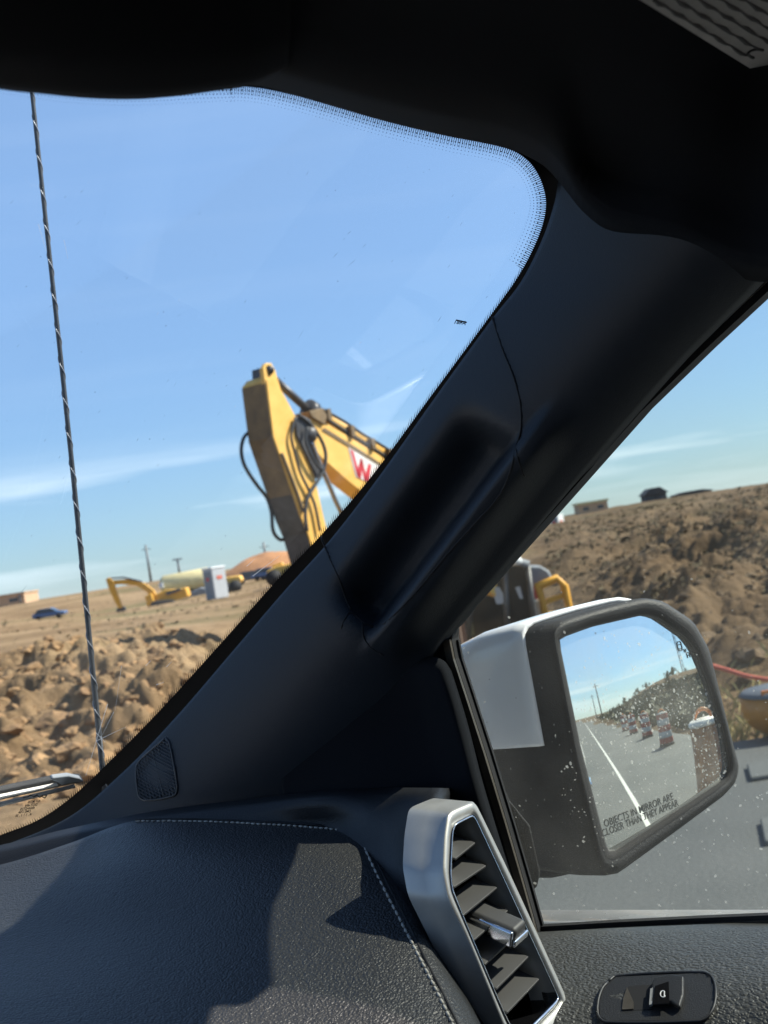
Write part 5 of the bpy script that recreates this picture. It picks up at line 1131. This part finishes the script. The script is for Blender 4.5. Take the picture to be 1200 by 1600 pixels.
sm = obj('side_mirror', *loft(lip), M_['bezel'], truck, True)
obj('mirror_gasket', *loft(gsk), M_['seam'], sm, True)
# white cap over the upper part of the housing
tt = np.linspace(-math.pi, math.pi, 121)[:-1]
sel = [k for k in range(120) if -3.14 <= tt[k] <= -.62 or tt[k] > 3.02]
sel = sorted(sel, key=lambda k: tt[k] if tt[k] < 3 else tt[k] - 2 * math.pi)
def capr(k, f, out): 
    q = ringm(k, 0, f); c = np.mean(q, 0); return [q[i] + (q[i] - c) / np.linalg.norm(q[i] - c) * out for i in sel]
cr = [capr(1.0, .034, .0005), capr(1.002, .035, .005), capr(.994, .05, .006), capr(.972, .075, .0065), capr(.945, .10, .0065), capr(.87, .137, .007), capr(.75, .162, .007), capr(.5, .178, .004), capr(.15, .183, .003)]
V, Fc = loft(cr, False); cap = obj('mirror_cap', V, Fc, M_['white'], sm, True); solid(cap, .002, -1)
# convex glass
V = [mg(*cen)]; Fc = []; rg_ = [scl(gl_, k) for k in np.linspace(.06, 1, 26)]
for r_ in rg_: V += [mg(*p) for p in r_]
for k in range(120): Fc.append((0, 1 + k, 1 + (k + 1) % 120))
for i in range(25):
    for k in range(120): a = 1 + i * 120; Fc.append((a + k, a + 120 + k, a + 120 + (k + 1) % 120, a + (k + 1) % 120))
a = np.cross(V[Fc[0][1]] - V[0], V[Fc[0][2]] - V[0])
if a @ MN < 0: Fc = [q[::-1] for q in Fc]
mgl = obj('mirror_glass', V, Fc, M_['mirror'], sm, True)
nm_ = [tuple((p - SCN) / np.linalg.norm(p - SCN)) for p in V]; mgl.data.normals_split_custom_set_from_vertices(nm_)
def mtext(body, p0, p1, h, name):
    o = mg(*p0, .0005); x = mg(*p1, .0005) - o; y = mg(p0[0] - .22 * h, p0[1] - h, .0005) - o
    t = txt(body, o, x, y, M_['print'], name, mgl, .003, True); g0 = org(mgl)
    for v in t.data.vertices:                                      # wrap the print onto the convex glass
        p = np.array(v.co) + g0; q = p - SCN; v.co = SCN + q / np.linalg.norm(q) * (mR + .0006) - g0
    return t
mtext('OBJECTS IN MIRROR ARE', (945, 1293), (1053, 1249), 11.5, 'mirror_lettering')
mtext('CLOSER THAN THEY APPEAR', (942, 1308), (1061, 1259), 11.5, 'mirror_lettering')
def mline(pts, r_=.0005): return [mg(x, y, .0006) for x, y in pts]
ic = MB()
ic.tube(mline([(1058, 1006), (1059, 1003), (1062, 1002), (1064, 1004), (1066, 1012), (1066, 1016), (1064, 1017), (1061, 1016), (1059, 1011), (1058, 1006)]), .00045, 5)
ic.tube(mline([(1060, 1007.5), (1063, 1007)]), .0005, 5); ic.tube(mline([(1062, 1014), (1065, 1013)]), .0005, 5)
ic.tube(mline([(1068.5, 1014), (1070, 1019)]), .0004, 5); ic.tube(mline([(1071, 1014), (1072, 1020)]), .0004, 5)
ic.tube(mline([(1075, 1028), (1073, 1021), (1075, 1019), (1077, 1020), (1079, 1027)]), .00045, 5); ic.tube(mline([(1075, 1024), (1077, 1023.5)]), .0006, 5)
ic.build('blind_spot_symbol', M_['print'], mgl)
mb = MB(); rg = random.Random(5)
for i in range(760):
    for _ in range(30):
        x, y = rg.uniform(880, 1142), rg.uniform(975, 1320); c = (y - (1118 - .10 * (x - 1000)))
        wgt = math.exp(-(c / 40) ** 2) * (.35 + .65 * min(1, max(0, (x - 900) / 150))) + .16 + (.75 if x > 1085 and y > 1110 else 0)
        if rg.random() < wgt and inside(x, y, [tuple(p) for p in scl(np.array(GL, float), .97)]): break
    else: continue
    r_ = rg.uniform(.35, 1.1) if rg.random() < .88 else rg.uniform(1.1, 2.3)
    ang = [2 * math.pi * q / 6 for q in range(6)]; e_ = rg.uniform(1, 1.9)
    mb.add([mg(x + r_ * math.cos(t) * .8 + .2 * r_ * math.sin(t), y + r_ * e_ * math.sin(t), .0004) for t in ang], [(0, 1, 2, 3, 4, 5)])
mb.build('water_spots', M_['spot'], mgl, False, 'stuff')
# dust spots on the black housing
mb = MB(); hv = [np.array(v.co) for v in sm.data.vertices]; hp = [p for p in sm.data.polygons]
for i in range(420):
    p = rg.choice(hp)
    if p.index < 120 * 4: continue
    vs_ = [hv[k] for k in p.vertices]; u_, v_ = rg.random(), rg.random(); c = (vs_[0] * (1 - u_) + vs_[1] * u_) * (1 - v_) + (vs_[3] * (1 - u_) + vs_[2] * u_) * v_
    nn_ = np.array(p.normal); nn_ = nn_ if nn_ @ (CAM - c) > 0 else -nn_
    if nn_ @ (CAM - c) < 0: continue
    a_ = np.cross(nn_, (0, 0, 1.0)); a_ /= np.linalg.norm(a_) + 1e-9; b_ = np.cross(nn_, a_); r_ = rg.uniform(.0003, .0011)
    mb.add([c + nn_ * .0006 + r_ * (a_ * math.cos(t) + b_ * math.sin(t) * 1.5) for t in np.arange(6) * math.pi / 3], [(0, 1, 2, 3, 4, 5)])
mb.build('dust_spots', M_['spot'], sm, False, 'stuff')
# foot of the mirror reaching to the door corner
fd = W(835, 1290, 1.50)
o = MB().prism([W(*p, 1.70) for p in [(772, 1178), (862, 1165), (905, 1300), (930, 1366), (856, 1376), (838, 1330)]], fwdv * .05).build('mirror_foot', M_['bezel'], sm); bevel(o, .02, 3)
o = MB().prism([W(*p, 1.50) for p in [(768, 1186), (776, 1190), (800, 1250), (832, 1290), (848, 1365), (842, 1390), (815, 1400), (770, 1260)]], fwdv * .10).build('mirror_arm', M_['bezel'], sm); bevel(o, .012, 3)

# whip antenna on the fender, a wire wound round it
ap = CAM + np.array([1.30, 0, 0]); an = np.array([1.0, 0, 0])
AP = [onplane(x, y, ap, an) for x, y in [(33, 0), (50, 145), (72, 350), (95, 560), (114, 740), (133, 930), (149, 1090), (160, 1200), (166, 1255)]]
A3 = spline(AP, 60) if False else np.array([np.array([np.interp(t, np.arange(len(AP)), [p[k] for p in AP]) for k in range(3)]) for t in np.linspace(0, len(AP) - 1, 90)])
base = A3[-1].copy(); base[2] -= .12; base[1] += .01
A3 = np.vstack([A3, base])
an_ = MB().tube(A3, np.linspace(.0024, .0036, len(A3)), 10).build('antenna', M_['whip'], truck, True)
hx = []; Ls = np.concatenate([[0], np.cumsum(np.linalg.norm(np.diff(A3, axis=0), axis=1))])
for s in np.arange(0, Ls[-1], .0025):
    c = np.array([np.interp(s, Ls, A3[:, k]) for k in range(3)]); t = s / .0415 * 2 * math.pi; r_ = .0026 + .0012 * s / Ls[-1]
    hx.append(c + r_ * (np.array([1, 0, 0]) * math.cos(t) + np.array([0, 1.0, 0]) * math.sin(t)))
MB().tube(hx, .00065, 5).build('antenna_coil', M_['coil'], an_, True)
MB().lathe([(.022, 0), (.020, .012), (.008, .03), (.005, .05)], base - zz * .01, zz, 18).build('antenna_base', M_['rubber'], an_, True)

# wiper lying at the foot of the glass, outside it
def wo_(px, py, off): return ws(px, py, -off)
wb = MB().prism([wo_(*p, .022) for p in [(-60, 1264), (-60, 1250), (0, 1237), (84, 1219), (128, 1216), (132, 1222), (100, 1229), (0, 1251)]], -WN * .008).build('wiper', M_['rubber'], truck); bevel(wb, .002, 2)
MB().prism([wo_(*p, .018) for p in [(-60, 1262), (-60, 1256), (0, 1245), (90, 1226), (91, 1227.5), (0, 1248)]], -WN * .003).build('wiper_spring', M_['decal'], wb)
o = MB().prism([wo_(*p, .017) for p in [(80, 1219), (84, 1216), (108, 1213), (126, 1217), (130, 1221), (96, 1227), (90, 1223)]], -WN * .006).build('wiper_tip', M_['greyp'], wb); bevel(o, .0015, 2)
MB().prism([wo_(*p, .020) for p in [(-60, 1273), (-60, 1270), (0, 1258), (118, 1229), (118, 1231), (0, 1261)]], -WN * .004).build('wiper_edge', M_['satin'], wb)

# outer skin of the pillar, standing proud of the glass
PQ = [(e[0] + outward(i)[0] * 78, e[1] + outward(i)[1] * 78) for i, e in enumerate(Es) if 300 < e[1] < 1290 and e[0] > 20 and i % 8 == 0]
V = []; Fc = []
for i, (x, y) in enumerate(PQ):
    A = ws(x, y, -.012); n_o = np.array([.55, .35, .0]); V += [A, A - WN * .024, A - WN * .03 + n_o * .05, A + n_o * .12 - WN * .01]
    if i:
        for k in range(3): a_ = 4 * i + k; Fc.append((a_ - 4, a_ - 3, a_ + 1, a_))
op = obj('outer_pillar', V, Fc, M_['white'], truck, True); solid(op, .003, 0)

# bodywork: flank with window shoulder, bonnet, roof, and the rest of the cab shell
def prof(name, P, y0, y1, m, th=.01, parent=truck):
    V = [(CAM[0] + x, y, CAM[2] + z) for y in (y0, y1) for x, z in P]; n = len(P)
    o = obj(name, V, [(k, k + 1, n + k + 1, n + k) for k in range(n - 1)], M_[m], parent, True); solid(o, th, 0); return o
fl = prof('body_side', [(1.256, -.400), (1.275, -.392), (1.33, -.398), (1.385, -.43), (1.405, -.50), (1.42, -.62), (1.41, -.85), (1.40, -1.15)], -4.3, 1.15, 'white')
MB().tube([CAM + np.array([1.455, y, -.56 - .0 * y]) for y in np.linspace(-.62, -.38, 9)], [.010, .016, .016, .016, .016, .016, .016, .016, .010], 10).build('door_handle', M_['chrome'], fl, True)
MB().tube([CAM + np.array([1.455, y, -.56]) for y in np.linspace(-1.62, -1.38, 9)], .016, 10).build('door_handle', M_['chrome'], fl, True)
prof('bonnet', [(-.55, -.46), (.0, -.43), (.8, -.44), (1.15, -.46), (1.32, -.47), (1.40, -.52), (1.42, -.75)], 1.35, 2.6, 'white')
def bxw(name, x0, x1, y0, y1, z0, z1, m, parent=truck):
    o = MB().box(CAM + np.array([(x0 + x1) / 2, (y0 + y1) / 2, (z0 + z1) / 2]), (x1 - x0, y1 - y0, z1 - z0)).build(name, M_[m], parent); return o
bxw('roof', -.48, 1.16, -1.75, .42, .305, .345, 'white')
bxw('floor', -.5, 1.3, -1.75, 1.3, -1.2, -1.15, 'plastic')
bxw('firewall', -.5, 1.3, 1.5, 1.54, -1.15, -.47, 'plastic')
bxw('rear_wall', -.5, 1.25, -1.78, -1.74, -1.15, -.20, 'plastic')
bxw('rear_window', -.5, 1.22, -1.775, -1.765, -.20, .305, 'tint')
bxw('driver_door', -.52, -.48, -.40, 1.3, -1.15, -.36, 'plastic')
bxw('driver_window_header', -.50, -.46, -.40, .45, .20, .305, 'plastic')
bxw('center_post', -.51, -.46, -.55, -.34, -.36, .305, 'plastic')
bxw('rear_door', -.52, -.48, -1.75, -.40, -1.15, -.36, 'plastic')
bxw('rear_side_window', -.51, -.50, -1.75, -.55, -.36, .305, 'tint')
bxw('center_post', 1.13, 1.21, -.55, -.38, -.38, .305, 'plastic')
bxw('rear_side_window', 1.20, 1.21, -1.75, -.55, -.38, .305, 'tint')
bxw('window_header', 1.10, 1.17, -.40, .02, .235, .305, 'plastic')
bxw('rear_door', 1.16, 1.24, -1.75, -.50, -1.15, -.40, 'plastic')
